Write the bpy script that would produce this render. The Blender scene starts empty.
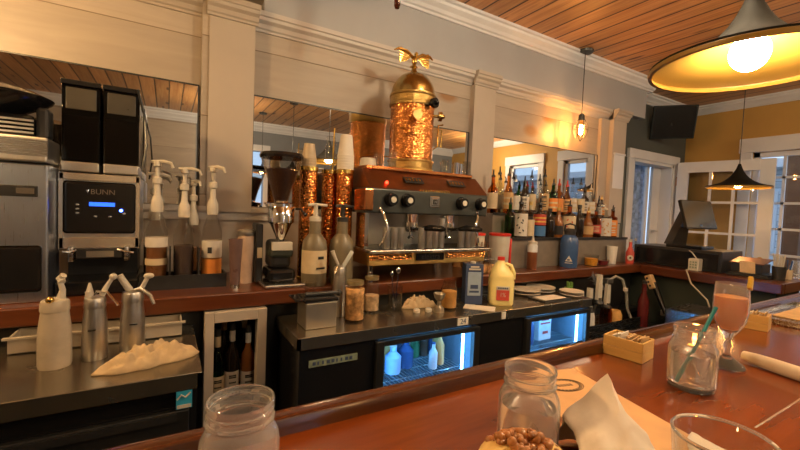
import bpy, bmesh, math, random
from mathutils import Vector, Matrix, Euler
PI = math.pi
random.seed(7)
SC = bpy.context.scene
COL = SC.collection
R_ = math.radians

# ------------------------------------------------------------------ helpers
def rotm(rx=0, ry=0, rz=0):
    return Euler((rx, ry, rz)).to_matrix().to_4x4()
def T(x, y, z): return Matrix.Translation((x, y, z))

class M:
    """collects shapes into one mesh"""
    def __init__(s): s.b = bmesh.new()
    def _x(s, vs, mt):
        if mt is not None: bmesh.ops.transform(s.b, matrix=mt, verts=vs)
    def box(s, x0, x1, y0, y1, z0, z1, bev=0, mt=None, seg=2):
        r = bmesh.ops.create_cube(s.b, size=1.0)['verts']
        bmesh.ops.transform(s.b, verts=r, matrix=T((x0+x1)/2, (y0+y1)/2, (z0+z1)/2) @ Matrix.Diagonal((abs(x1-x0), abs(y1-y0), abs(z1-z0), 1)))
        if bev > 0:
            es = list({e for v in r for e in v.link_edges})
            q = bmesh.ops.bevel(s.b, geom=es, offset=bev, segments=seg, affect='EDGES', profile=.5)
            r = list({v for f in q['faces'] for v in f.verts} | {v for v in r if v.is_valid})
        s._x(r, mt); return s
    def cyl(s, p0, p1, r0, r1=None, seg=20, cap=True):
        r1 = r0 if r1 is None else r1
        p0 = Vector(p0); p1 = Vector(p1); d = p1 - p0
        q = d.to_track_quat('Z', 'Y').to_matrix().to_4x4()
        r = bmesh.ops.create_cone(s.b, cap_ends=cap, segments=seg, radius1=max(r0, 1e-5), radius2=max(r1, 1e-5), depth=d.length)['verts']
        bmesh.ops.transform(s.b, verts=r, matrix=T(*((p0+p1)/2)) @ q); return s
    def lathe(s, prof, c=(0, 0, 0), seg=28, mt=None, close=False):
        rings = []; new = []
        for r, z in prof:
            if r < 1e-5:
                v = s.b.verts.new((c[0], c[1], c[2]+z)); rings.append([v]); new.append(v)
            else:
                rg = [s.b.verts.new((c[0]+r*math.cos(2*PI*i/seg), c[1]+r*math.sin(2*PI*i/seg), c[2]+z)) for i in range(seg)]
                rings.append(rg); new += rg
        pr = list(zip(rings, rings[1:]))
        if close: pr.append((rings[-1], rings[0]))
        for a, b in pr:
            for i in range(seg):
                j = (i+1) % seg
                if len(a) == 1 and len(b) == 1: continue
                if len(a) == 1: s.b.faces.new((a[0], b[j], b[i]))
                elif len(b) == 1: s.b.faces.new((a[i], a[j], b[0]))
                else: s.b.faces.new((a[i], a[j], b[j], b[i]))
        s._x(new, mt); return s
    def tube(s, pts, r, seg=8, cap=True):
        pts = [Vector(p) for p in pts]; n = len(pts)
        rr = r if isinstance(r, (list, tuple)) else [r]*n
        rings = []; up = None
        for i, p in enumerate(pts):
            t = (pts[min(i+1, n-1)] - pts[max(i-1, 0)]).normalized()
            if up is None: up = t.orthogonal().normalized()
            a = (up - t*up.dot(t)).normalized(); b = t.cross(a); up = a
            rings.append([s.b.verts.new(p + (a*math.cos(2*PI*k/seg) + b*math.sin(2*PI*k/seg))*rr[i]) for k in range(seg)])
        for a, b in zip(rings, rings[1:]):
            for k in range(seg):
                j = (k+1) % seg; s.b.faces.new((a[k], a[j], b[j], b[k]))
        if cap:
            s.b.faces.new(list(reversed(rings[0]))); s.b.faces.new(rings[-1])
        return s
    def sph(s, c, r, sx=1, sy=1, sz=1, seg=16, mt=None):
        q = bmesh.ops.create_uvsphere(s.b, u_segments=seg, v_segments=max(6, seg//2), radius=r)['verts']
        bmesh.ops.transform(s.b, verts=q, matrix=T(*c) @ (mt or Matrix.Identity(4)) @ Matrix.Diagonal((sx, sy, sz, 1))); return s
    def prism(s, poly, h, mt=None):
        """poly in XY extruded to z=h"""
        a = [s.b.verts.new((x, y, 0)) for x, y in poly]; b = [s.b.verts.new((x, y, h)) for x, y in poly]
        n = len(poly)
        s.b.faces.new(list(reversed(a))); s.b.faces.new(b)
        for i in range(n):
            j = (i+1) % n; s.b.faces.new((a[i], a[j], b[j], b[i]))
        s._x(a+b, mt); return s
    def run(s, prof, x0, x1):
        """prof = (y,z) profile swept along X"""
        return s.prism([(y, z) for y, z in prof], x1-x0, T(x0, 0, 0) @ Matrix(((0, 0, 1, 0), (1, 0, 0, 0), (0, 1, 0, 0), (0, 0, 0, 1))))
    def runy(s, prof, y0, y1):
        """prof = (x,z) swept along Y"""
        return s.prism([(x, z) for x, z in prof], y1-y0, T(0, y0, 0) @ Matrix(((1, 0, 0, 0), (0, 0, 1, 0), (0, 1, 0, 0), (0, 0, 0, 1))))
    def text(s, txt, size, mt, ext=.0006):
        cu = bpy.data.curves.new('t', 'FONT'); cu.body = txt; cu.size = size; cu.extrude = ext
        cu.align_x = 'CENTER'; cu.align_y = 'CENTER'
        o = bpy.data.objects.new('t', cu); COL.objects.link(o)
        dg = bpy.context.evaluated_depsgraph_get()
        me = bpy.data.meshes.new_from_object(o.evaluated_get(dg))
        n0 = len(s.b.verts); s.b.from_mesh(me); s.b.verts.ensure_lookup_table()
        bmesh.ops.transform(s.b, verts=s.b.verts[n0:], matrix=mt)
        bpy.data.objects.remove(o); bpy.data.curves.remove(cu); bpy.data.meshes.remove(me); return s
    def build(s, name, mat, parent=None, smooth=True, loc=None, **k):
        bmesh.ops.recalc_face_normals(s.b, faces=s.b.faces)
        me = bpy.data.meshes.new(name); s.b.to_mesh(me); s.b.free()
        if smooth:
            me.polygons.foreach_set('use_smooth', [True]*len(me.polygons)); me.set_sharp_from_angle(angle=R_(35))
        me.materials.append(mat)
        o = bpy.data.objects.new(name, me); COL.objects.link(o)
        if parent: o.parent = parent
        if loc: o.location = loc
        for a, b in k.items():
            if b: o[a] = b
        return o

def thing(name, label, cat, loc=(0, 0, 0), rz=0, group=None):
    o = bpy.data.objects.new(name, None); COL.objects.link(o); o.empty_display_size = .02
    o.location = loc; o.rotation_euler = (0, 0, rz); o['label'] = label; o['category'] = cat
    if group: o['group'] = group
    return o
def dup(root, loc, rz=None, label=None, group=None, scale=None):
    def cp(o, p):
        c = o.copy(); COL.objects.link(c); c.parent = p
        for ch in list(o.children): cp(ch, c)
        return c
    r = cp(root, None); r.location = loc
    if rz is not None: r.rotation_euler = (0, 0, rz)
    if label: r['label'] = label
    if group: r['group'] = group
    if scale: r.scale = scale
    return r
def struct(name, m, mat, smooth=False, **k): return m.build(name, mat, None, smooth, kind='structure', **k)

# ------------------------------------------------------------------ materials
def newmat(name):
    m = bpy.data.materials.new(name); m.use_nodes = True
    nt = m.node_tree; return m, nt, nt.nodes['Principled BSDF']
def mix(nt, fac, a, b, mode='MIX'):
    n = nt.nodes.new('ShaderNodeMix'); n.data_type = 'RGBA'; n.blend_type = mode
    for sock, v in ((n.inputs[0], fac), (n.inputs[6], a), (n.inputs[7], b)):
        if hasattr(v, 'links') or hasattr(v, 'is_linked'): nt.links.new(v, sock)
        else: sock.default_value = v if not isinstance(v, tuple) else (*v, 1)
    return n.outputs[2]
def coords(nt, scale=(1, 1, 1)):
    t = nt.nodes.new('ShaderNodeTexCoord'); mp = nt.nodes.new('ShaderNodeMapping')
    mp.inputs['Scale'].default_value = scale; nt.links.new(t.outputs['Object'], mp.inputs[0]); return mp.outputs[0]
def noise(nt, vec, scale, detail=3, rough=.55, dist=0):
    n = nt.nodes.new('ShaderNodeTexNoise'); n.inputs['Scale'].default_value = scale; n.inputs['Detail'].default_value = detail
    n.inputs['Roughness'].default_value = rough; n.inputs['Distortion'].default_value = dist
    nt.links.new(vec, n.inputs['Vector']); return n.outputs[0]
def ramp(nt, f, stops):
    n = nt.nodes.new('ShaderNodeValToRGB'); cr = n.color_ramp
    while len(cr.elements) < len(stops): cr.elements.new(.5)
    for e, (p, c) in zip(cr.elements, stops): e.position = p; e.color = (*c, 1) if isinstance(c, tuple) else (c, c, c, 1)
    nt.links.new(f, n.inputs[0]); return n.outputs[0]
def bump(nt, bs, h, st=.2, dist=.01):
    n = nt.nodes.new('ShaderNodeBump'); n.inputs['Strength'].default_value = st; n.inputs['Distance'].default_value = dist
    nt.links.new(h, n.inputs['Height']); nt.links.new(n.outputs[0], bs.inputs['Normal'])
def math_(nt, op, a, b=None):
    n = nt.nodes.new('ShaderNodeMath'); n.operation = op
    for i, v in enumerate((a, b)):
        if v is None: continue
        if isinstance(v, (int, float)): n.inputs[i].default_value = v
        else: nt.links.new(v, n.inputs[i])
    return n.outputs[0]

def plain(name, col, rough=.5, metal=0, var=.12, sc=18, bmp=0, spec=None, coat=0):
    m, nt, b = newmat(name)
    v = coords(nt); n = noise(nt, v, sc, 4)
    lo = tuple(max(0, c*(1-var)) for c in col); hi = tuple(min(1, c*(1+var)) for c in col)
    nt.links.new(ramp(nt, n, [(.3, lo), (.7, hi)]), b.inputs['Base Color'])
    nt.links.new(ramp(nt, n, [(.2, max(0, rough*.85)), (.8, min(1, rough*1.15))]), b.inputs['Roughness'])
    b.inputs['Metallic'].default_value = metal
    if spec is not None: b.inputs['Specular IOR Level'].default_value = spec
    if coat: b.inputs['Coat Weight'].default_value = coat; b.inputs['Coat Roughness'].default_value = .08
    if bmp: bump(nt, b, noise(nt, v, sc*3, 3), bmp, .002)
    return m
def glassm(name, col=(1, 1, 1), rough=0, ior=1.45):
    m, nt, b = newmat(name)
    b.inputs['Base Color'].default_value = (*col, 1); b.inputs['Transmission Weight'].default_value = 1
    b.inputs['IOR'].default_value = ior
    v = coords(nt); n = noise(nt, v, 25, 2)
    nt.links.new(ramp(nt, n, [(.3, rough), (.8, rough+.03)]), b.inputs['Roughness'])
    return m
SC.cycles.transparent_max_bounces = 24
def thin(name, col=(.9, .95, 1), k=.12, rough=.02):
    """thin clear pane: mostly see-through with a glossy skin"""
    m, nt, b = newmat(name); out = nt.nodes['Material Output']
    tr = nt.nodes.new('ShaderNodeBsdfTransparent'); tr.inputs[0].default_value = (*col, 1)
    gl = nt.nodes.new('ShaderNodeBsdfGlossy'); gl.inputs['Roughness'].default_value = rough
    fr = nt.nodes.new('ShaderNodeLayerWeight'); fr.inputs[0].default_value = .5
    fac = math_(nt, 'ADD', math_(nt, 'MULTIPLY', math_(nt, 'POWER', fr.outputs['Facing'], 3.0), min(.75, k*2.2)), .03)
    mx = nt.nodes.new('ShaderNodeMixShader')
    nt.links.new(fac, mx.inputs[0]); nt.links.new(tr.outputs[0], mx.inputs[1]); nt.links.new(gl.outputs[0], mx.inputs[2])
    nt.links.new(mx.outputs[0], out.inputs[0]); return m
def emis(name, col, st):
    m, nt, b = newmat(name); b.inputs['Base Color'].default_value = (*col, 1)
    b.inputs['Emission Color'].default_value = (*col, 1); b.inputs['Emission Strength'].default_value = st; return m
def wood(name, dark, light, rough=.35, axis=0, sc=6, coat=0, bmp=.1):
    m, nt, b = newmat(name)
    s = [1, 1, 1]; s[axis] = .12
    v = coords(nt, tuple(x*sc for x in s))
    n = noise(nt, v, 2.2, 6, .6, .8); n2 = noise(nt, v, 14, 3, .6, .2)
    g = mix(nt, .35, n, n2)
    nt.links.new(ramp(nt, g, [(.32, dark), (.5, tuple((a+c)/2 for a, c in zip(dark, light))), (.68, light)]), b.inputs['Base Color'])
    b.inputs['Roughness'].default_value = rough
    if coat: b.inputs['Coat Weight'].default_value = coat; b.inputs['Coat Roughness'].default_value = .12
    bump(nt, b, n2, bmp, .002); return m
def planks(name, dark, light, pitch, axis, off=0, rough=.5, groove=.02, gcol=(.08, .03, .012), knot=None, ksc=1.6, coat=0):
    """tongue and groove boards; axis = object axis across the boards (0 or 1 or 2)"""
    m, nt, b = newmat(name)
    tc = nt.nodes.new('ShaderNodeTexCoord'); sp = nt.nodes.new('ShaderNodeSeparateXYZ'); nt.links.new(tc.outputs['Object'], sp.inputs[0])
    q = math_(nt, 'DIVIDE', math_(nt, 'SUBTRACT', sp.outputs[axis], off), pitch)
    fl = math_(nt, 'FLOOR', q); fr = math_(nt, 'FRACT', q)
    wn = nt.nodes.new('ShaderNodeTexWhiteNoise'); wn.noise_dimensions = '1D'; nt.links.new(fl, wn.inputs['W'])
    la = {0: 1, 1: 0, 2: 0}[axis]
    cb = nt.nodes.new('ShaderNodeCombineXYZ')
    nt.links.new(math_(nt, 'MULTIPLY', q, 3.0), cb.inputs[0])
    nt.links.new(math_(nt, 'ADD', math_(nt, 'MULTIPLY', sp.outputs[la], 1.0), math_(nt, 'MULTIPLY', wn.outputs[0], 37.0)), cb.inputs[1])
    n = noise(nt, cb.outputs[0], 1.6, 6, .6, 1.2)
    c = ramp(nt, n, [(.3, dark), (.7, light)])
    tint = ramp(nt, wn.outputs[0], [(0, .72), (1, 1.0)])
    c = mix(nt, 1.0, c, tint, 'MULTIPLY')
    if knot:
        vo = nt.nodes.new('ShaderNodeTexVoronoi'); vo.inputs['Scale'].default_value = ksc
        cb2 = nt.nodes.new('ShaderNodeCombineXYZ')
        nt.links.new(math_(nt, 'MULTIPLY', q, .9), cb2.inputs[0]); nt.links.new(math_(nt, 'ADD', math_(nt, 'MULTIPLY', sp.outputs[la], 1.4), math_(nt, 'MULTIPLY', fl, 7.3)), cb2.inputs[1])
        nt.links.new(cb2.outputs[0], vo.inputs['Vector'])
        kf = ramp(nt, vo.outputs['Distance'], [(.10, 1.0), (.19, 0.0)])
        c = mix(nt, kf, c, knot)
    e = math_(nt, 'MINIMUM', fr, math_(nt, 'SUBTRACT', 1.0, fr))
    gf = ramp(nt, e, [(groove*.4, 1.0), (groove, 0.0)])
    c = mix(nt, gf, c, gcol)
    nt.links.new(c, b.inputs['Base Color']); b.inputs['Roughness'].default_value = rough
    if coat: b.inputs['Coat Weight'].default_value = coat; b.inputs['Coat Roughness'].default_value = .2
    bump(nt, b, math_(nt, 'SUBTRACT', 1.0, gf), .5, .004)
    return m
def hammered(name, col, rough=.2, sc=70, st=.9):
    m, nt, b = newmat(name)
    b.inputs['Metallic'].default_value = 1; b.inputs['Roughness'].default_value = rough
    v = coords(nt); vo = nt.nodes.new('ShaderNodeTexVoronoi'); vo.inputs['Scale'].default_value = sc
    nt.links.new(v, vo.inputs['Vector'])
    nt.links.new(ramp(nt, noise(nt, v, 12), [(.3, tuple(c*.7 for c in col)), (.7, col)]), b.inputs['Base Color'])
    bump(nt, b, vo.outputs['Distance'], st, .006); return m
def brushed(name, col, rough=.28, ax=2):
    m, nt, b = newmat(name); s = [1, 1, 1]; s[ax] = .03
    v = coords(nt, tuple(s)); n = noise(nt, v, 420, 2)
    nt.links.new(ramp(nt, n, [(.3, tuple(c*.94 for c in col)), (.7, col)]), b.inputs['Base Color'])
    nt.links.new(ramp(nt, n, [(.3, rough*.9), (.7, rough*1.12)]), b.inputs['Roughness'])
    b.inputs['Metallic'].default_value = 1; return m

m_ceil = planks('pine_ceiling', (.55, .23, .07), (.86, .47, .18), .1435, 0, 1.583, .42, .065, (.05, .018, .006), (.10, .035, .012), 1.5, .1)
m_cream = planks('painted_boards', (.42, .36, .30), (.50, .43, .36), .37, 2, 2.13, .45, .006, (.16, .11, .07), (.30, .16, .07), 1.3)
m_whitew = plain('white_paint', (.52, .49, .47), .4, 0, .05, 3)
m_header = plain('header_cool_daylight', (.36, .37, .40), .45, 0, .07, 2.5)  # cool daylight put into the header's blue-grey colour
m_pil = plain('pilaster_paint', (.44, .385, .33), .45, 0, .05, 4)
m_yellow = plain('ochre_wall_paint', (.50, .29, .075), .6, 0, .08, 3)
m_dkgrey = plain('slate_wall_paint', (.075, .085, .08), .6, 0, .08, 3)
m_greyb = plain('blue_grey_paint', (.20, .22, .25), .6, 0, .08, 3)
m_trim = plain('trim_white', (.68, .69, .74), .4, 0, .05, 4)
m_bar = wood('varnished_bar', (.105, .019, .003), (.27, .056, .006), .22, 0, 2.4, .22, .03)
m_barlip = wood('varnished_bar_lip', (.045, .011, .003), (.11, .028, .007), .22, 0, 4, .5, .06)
m_count = wood('counter_wood', (.075, .018, .006), (.16, .045, .013), .28, 0, 4, .3)
m_county = wood('counter_wood_side', (.06, .014, .006), (.12, .030, .010), .28, 1, 4, .3)
m_black = plain('black_paint', (.012, .012, .012), .45)
m_blackg = plain('black_gloss', (.010, .010, .011), .15, 0, .1, 18, 0)
m_blackp = plain('black_plastic', (.02, .02, .021), .35)
m_darkgreen = plain('dark_green_panel', (.022, .028, .02), .6)
m_floor = plain('floor_dark', (.035, .025, .02), .6, 0, .3, 2)
m_steel = brushed('brushed_steel', (.50, .49, .47), .26, 0)
m_steelv = brushed('brushed_steel_upright', (.64, .62, .58), .34, 2)
m_top = plain('worn_steel_top', (.30, .265, .21), .26, .9, .14, 7)
m_chrome = plain('chrome', (.75, .75, .74), .07, 1, .03)
m_bluesteel = brushed('blue_tinged_steel', (.50, .58, .72), .30, 2)
m_copper = plain('copper', (.62, .24, .09), .22, 1, .18, 8)
m_copperd = plain('brown_copper_panel', (.21, .085, .04), .30, .9, .2, 8)
m_hcopper = hammered('hammered_copper', (.84, .35, .10), .17, 95, .62)
m_bezel = plain('bright_bezel', (.72, .66, .56), .25, .8, .05)
m_brass = plain('brass', (.70, .48, .14), .2, 1, .15, 20)
m_embr = hammered('embossed_brass', (.56, .38, .13), .28, 170, .4)
m_domeb = plain('dome_brass', (.46, .32, .12), .25, 1, .2, 6)
m_white = plain('white_plastic', (.54, .50, .43), .4, 0, .04)
m_wh = plain('whipper_white', (.44, .39, .31), .35)
m_paper = plain('white_paper', (.70, .66, .60), .8, 0, .04, 30)
m_cloth = plain('beige_bar_towel', (.50, .38, .23), .95, 0, .14, 30, .4)
m_napkin = plain('white_napkin', (.68, .61, .52), .9, 0, .04, 30, .15)
m_kraft = plain('kraft_paper', (.62, .36, .16), .75, 0, .1, 14)
m_glass = glassm('clear_glass', (1, 1, 1), .02)
m_glass.node_tree.nodes['Principled BSDF'].inputs['Transmission Weight'].default_value = .88
m_glass.node_tree.nodes['Principled BSDF'].inputs['IOR'].default_value = 1.30
m_cloudy = glassm('frosty_glass', (.96, .96, .96), .10)
m_thinr = thin('rocks_glass', (.93, .93, .92), .5, .03)
m_water = glassm('water', (.97, .98, .98), .0, 1.33)
m_cworld = thin('window_glass', (.93, .96, 1), .05)
m_thin = thin('thin_clear_plastic', (.93, .92, .90), .25, .08)
m_smoke = thin('smoked_plastic', (.12, .11, .10), .35, .08)
m_mirror = plain('mirror_silver', (.66, .66, .66), .015, 1, .01)
m_mirror.node_tree.nodes['Principled BSDF'].inputs['Roughness'].default_value = .01
m_orange = plain('orange_drink', (1, .36, .045), .3, 0, .08, 10)
m_orange.node_tree.nodes['Principled BSDF'].inputs['Subsurface Weight'].default_value = .4
m_orange.node_tree.nodes['Principled BSDF'].inputs['Subsurface Radius'].default_value = (.06, .03, .01)
m_orange.node_tree.nodes['Principled BSDF'].inputs['Subsurface Scale'].default_value = .6
m_teal = plain('teal_straw', (.02, .26, .30), .3)
m_yel = plain('pineapple', (.78, .50, .06), .5, 0, .2, 40, .3)
m_bamboo = wood('bamboo', (.55, .33, .09), (.72, .47, .16), .45, 0, 12)
m_tan = plain('tan_packet', (.55, .36, .17), .7, 0, .15, 40)
m_red = plain('red_plastic', (.55, .03, .02), .35)
m_milk = plain('milky_yellow', (.80, .68, .28), .35, 0, .05)
m_blue = plain('blue_plastic', (.045, .095, .23), .25, 0, .1)
m_navy = plain('navy_print', (.035, .06, .14), .5)
m_green = plain('celery_green', (.16, .30, .06), .5, 0, .3, 30)
m_ochre = plain('ochre_sauce', (.62, .33, .09), .6, 0, .15, 30)
m_nuts = plain('nuts', (.60, .34, .14), .7, 0, .65, 45, .8)
m_nuts2 = plain('pale_nuts', (.62, .46, .30), .7, 0, .5, 45, .8)
m_beans = plain('coffee_beans', (.045, .016, .008), .35, 0, .4, 140, .8)
m_cake = plain('yellow_cake', (.75, .50, .17), .9, 0, .15, 50, .6)
m_crumb = plain('cinnamon_streusel', (.40, .16, .045), .28, 0, .35, 60, .4)
m_lamp_o = plain('black_shade_outside', (.010, .009, .007), .75, 0, .1, 18, 0, .2)
m_lamp_i = plain('gold_shade_inside', (.34, .20, .035), .40, .0, .08, 8)
m_bulb = emis('warm_bulb', (1, .72, .40), 110)
m_globe = emis('neutral_fill_globe', (1, .79, .50), 130)
m_globew = emis('warm_fill_globe', (1, .60, .25), 330)
m_bulbs = emis('warm_bulb_dim', (1, .55, .20), 150)
m_fil = emis('edison_filament', (1, .48, .14), 700)
m_led = emis('cool_blue_strip', (.14, .50, 1), 38)
m_flame = emis('candle_flame', (1, .62, .22), 60)
m_lcd = emis('blue_display', (.02, .12, 1), 2.0)
m_bled = emis('blue_button_light', (.05, .12, 1), 22)
m_rled = emis('red_indicator', (1, .03, .01), 9)
m_screenglow = emis('cool_label_glow', (.25, .55, .9), 0.0)
m_gtag = plain('greenish_tag', (.22, .27, .20), .5, 0, .3, 60)
m_amber = thin('amber_glass', (.35, .12, .03), .25)
m_tv = plain('television_black', (.02, .025, .028), .2)
m_foliage = plain('foliage', (.10, .16, .08), .8, 0, .4, 6)
m_porch = plain('porch_wood', (.22, .10, .05), .6, 0, .2, 4)
m_siding = planks('siding', (.62, .70, .80), (.72, .80, .90), .12, 2, 0, .6, .04, (.12, .14, .18))
m_ground = plain('ground', (.25, .25, .22), .9, 0, .2, 2)
m_lace = plain('patterned_curtain', (.42, .52, .68), .8, 0, .45, 16)

# ------------------------------------------------------------------ camera
cd = bpy.data.cameras.new('camera'); cam = bpy.data.objects.new('camera', cd); COL.objects.link(cam)
yaw, pit, rol = map(R_, (30.85, -2.4, 2.33))
fw = Vector((math.sin(yaw)*math.cos(pit), math.cos(yaw)*math.cos(pit), math.sin(pit)))
r0 = Vector((math.cos(yaw), -math.sin(yaw), 0)); u0 = r0.cross(fw)
rr = r0*math.cos(rol) + u0*math.sin(rol); uu = -r0*math.sin(rol) + u0*math.cos(rol)
mw = Matrix((rr, uu, -fw)).transposed().to_4x4(); mw.translation = (0, 0, 1.36)
cam.matrix_world = mw
cd.sensor_width = 36; cd.lens = 391/800*36; cd.clip_start = .02
SC.camera = cam

CE = 2.66; XR = 5.25; XL = -2.2; YB = -2.5; YW = 2.12; YT = 2.29; ZC = 1.01; ZS = .89; ZB = 1.05

# ------------------------------------------------------------------ room shell
struct('floor', M().box(XL, XR, YB, YT, -.05, 0), m_floor)
struct('ceiling', M().box(XL, XR, YB, YT+.0, CE, CE+.05), m_ceil)
struct('wall_left', M().box(XL-.1, XL, YB, YT, 0, CE), m_cream)
# wall behind the back bar, boards painted cream, mirrors set flush
struct('wall_back', M().box(XL, 3.62, YW, YW+.12, 0, CE), m_cream)
# recessed slate wall with a doorway
DX0, DX1, DZ = 4.13, 4.97, 1.98
struct('wall_television', M().box(3.60, DX0, YT, YT+.12, 0, CE).box(DX1, XR+.1, YT, YT+.12, 0, CE).box(DX0, DX1, YT, YT+.12, DZ, CE), m_dkgrey)
struct('wall_step', M().box(3.60, 3.64, YW, YT, 0, CE), m_dkgrey)
# ochre wall on the right with three openings
OP = [(.98, 1.66, 0.0, 2.09), (.30, .70, 1.0, 2.2), (-.80, -.17, 1.0, 2.2)]   # y0,y1,z0,z1
m = M(); ys = [YT]
yc = YT
for a, b_, z0, z1 in OP:
    m.box(XR, XR+.12, b_, yc, 0, CE); m.box(XR, XR+.12, a, b_, z1, CE)
    if z0 > 0: m.box(XR, XR+.12, a, b_, 0, z0)
    yc = a
m.box(XR, XR+.12, YB, yc, 0, CE)
struct('wall_right', m, m_yellow)
# wall behind the viewer: cream boards on the left, blue grey on the right, one window
BW = (.95, 1.35, 1.3, 2.2)
struct('wall_rear', M().box(XL, .36, YB-.1, YB, 0, CE), m_cream)
struct('wall_rear_grey', M().box(.36, BW[0], YB-.1, YB, 0, CE).box(BW[1], XR+.1, YB-.1, YB, 0, CE).box(BW[0], BW[1], YB-.1, YB, 0, BW[2]).box(BW[0], BW[1], YB-.1, YB, BW[3], CE), m_greyb)

# header box over the mirrors with crown moulding
YH = 2.06
struct('trim_1', M().box(.40, 3.90, YH, YW, 2.31, CE), m_header)
crown = [(0, 0), (-.012, 0), (-.018, .012), (-.03, .018), (-.04, .035), (-.065, .055), (-.07, .07), (-.085, .075), (-.085, .092), (0, .092)]
struct('trim_2', M().run([(YH+y, CE-.092+z) for y, z in crown], .40, 3.985), m_trim)
corn = [(0, 0), (-.010, 0), (-.014, .010), (-.022, .016), (-.030, .034), (-.048, .046), (-.052, .060), (-.060, .064), (-.060, .086), (0, .086)]
def cornice(name, x0, x1, y=YW, mat=m_whitew):
    struct(name, M().run([(y+a, 2.224+b_) for a, b_ in corn], x0, x1), mat)
cornice('trim_3', .37, 1.795); cornice('trim_4', 1.985, 3.385)
# crown on the recessed walls
struct('trim_5', M().run([(YT+y, CE-.092+z) for y, z in crown], 3.64, XR), m_trim)
struct('trim_6', M().runy([(XR+y, CE-.092+z) for y, z in crown], YB, YT-.08), m_trim)
struct('trim_7', M().run([(YB-y, CE-.14+z*1.5) for y, z in crown], XL, XR), m_trim)
# lower ceiling section over the left end of the back bar
struct('ceiling_soffit', M().box(XL, .40, .9, YW, 2.36, CE), m_cream)
# pilasters
def pilaster(n, x0, x1, y, top=2.31, strip=True):
    m = M().box(x0, x1, y, YW+.02, 1.31, 2.225)
    m.run([(y+a*.8, 2.224+b_) for a, b_ in corn], x0-.012, x1+.012)
    struct('trim_%d' % n, m, m_pil)
pilaster(8, .160, .362, 2.065); pilaster(9, 1.79, 1.985, 2.075); pilaster(10, 3.385, 3.585, 2.05)
struct('trim_11', M().box(.130, .160, 2.075, YW+.02, 1.31, 2.30), m_cream)
cornice('trim_12', XL, .13, YW, m_cream)
# lower splash with ledge under the mirrors
struct('trim_13', M().box(XL, 3.60, YW-.05, YW, 1.31, 1.335).box(XL, 3.60, YW-.035, YW, 1.27, 1.31), m_whitew)
struct('wall_splash', M().box(XL, 3.66, YW-.02, YW, 1.01, 1.30), m_pil)
# mirrors
for x0, x1, lab in ((XL+.3, .118, 'tall wall mirror behind the coffee grinder and syrup bottles, left of the cream pilaster'),
                    (.372, 1.782, 'wide wall mirror behind the espresso machine and copper cup tubes'),
                    (1.992, 3.262, 'wall mirror behind the liquor bottles reflecting the ochre wall windows')):
    t = thing('wall_mirror', lab, 'mirror', (x0, YW, 1.34))
    M().box(0, x1-x0, -.008, 0, 0, .56).build('mirror_glass', m_mirror, t, False)
    M().box(0, x1-x0, -.011, 0, .56, .566).box(-.006, 0, -.011, 0, 0, .566).box(x1-x0, x1-x0+.006, -.011, 0, 0, .566).build('edge_bead', m_blackp, t, False)
struct('trim_14', M().box(3.268, 3.385, 2.09, YW, 1.335, 2.225), m_pil)
# small switch plate on the right pilaster
t = thing('notice_sheet', 'narrow white paper notice on the right end pilaster by the slate wall', 'notice', (3.49, 2.05, 1.78))
M().box(-.075, .085, -.003, 0, -.16, .14).box(-.085, .09, -.012, 0, .14, .155).build('sheet', m_trim, t, False)

# ------------------------------------------------------------------ doorway, open door, window
def casing_x(name, x0, x1, z1, y, w=.085, d=.03, sill=None):
    m = M().box(x0-w, x0, y-d, y, 0 if sill is None else sill, z1, .004).box(x1, x1+w, y-d, y, 0 if sill is None else sill, z1, .004)
    m.box(x0-w-.01, x1+w+.01, y-d-.006, y, z1, z1+w+.01, .004)
    struct(name, m, m_trim)
casing_x('trim_15', DX0, DX1, DZ, YT)
struct('door_1', M().box(DX0, DX0+.035, YT-.02, YT+.12, 0, DZ).box(DX1-.035, DX1, YT-.02, YT+.12, 0, DZ).box(DX0, DX1, YT-.02, YT+.12, DZ-.03, DZ), m_trim)
# storm door outside: glazed leaf
m = M().box(DX0+.035, DX0+.05, YT+.10, YT+.13, 0, DZ-.03).box(DX1-.20, DX1-.035, YT+.10, YT+.13, 0, DZ-.03).box(DX0+.05, DX1-.20, YT+.10, YT+.13, 0, .5)
m.box(DX1-.32, DX1-.28, YT+.10, YT+.13, .5, DZ-.03)
sd = struct('door_2', m, m_trim)
M().box(DX0+.05, DX1-.20, YT+.112, YT+.118, .5, DZ-.03).build('pane', m_cworld, sd, False)
M().cyl((DX1-.17, YT+.09, 1.22), (DX1-.17, YT+.05, 1.22), .012).cyl((DX1-.21, YT+.05, 1.22), (DX1-.13, YT+.05, 1.22), .008).build('door_handle', m_steelv, sd)
# open french door leaf, three columns of panes, hinged on the doorway's right jamb
HX, HY = 4.985, 2.235
EX, EY = 5.125, 1.435
dl = math.hypot(EX-HX, EY-HY); da = math.atan2(EY-HY, EX-HX)
fd = thing('french_door', 'white multi-pane french door standing open against the ochre wall', 'door', (HX, HY, 0), da)
DT = 2.005
m = M().box(.0, .105, -.02, .02, .01, DT, .002).box(dl-.115, dl, -.02, .02, .01, DT, .002).box(.105, dl-.115, -.02, .02, DT-.115, DT, .002).box(.105, dl-.115, -.02, .02, .01, .25, .002)
m.build('door_frame', m_trim, fd, False)
w = (dl-.22)
m = M()
for i in (1, 2): m.box(.105+w*i/3-.012, .105+w*i/3+.012, -.015, .015, .25, DT-.115)
for i in range(1, 5): zz = .25+(DT-.365)*i/5; m.box(.105, dl-.115, -.0145, .0145, zz-.012, zz+.012)
m.build('muntins', m_trim, fd, False)
M().box(.105, dl-.115, -.003, .003, .25, DT-.115).build('pane', m_cworld, fd, False)
m = M()
for z in (.3, 1.0, 1.80): m.cyl((-.008, .024, z-.05), (-.008, .024, z+.05), .009)
m.build('hinge', m_copper, fd)
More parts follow.
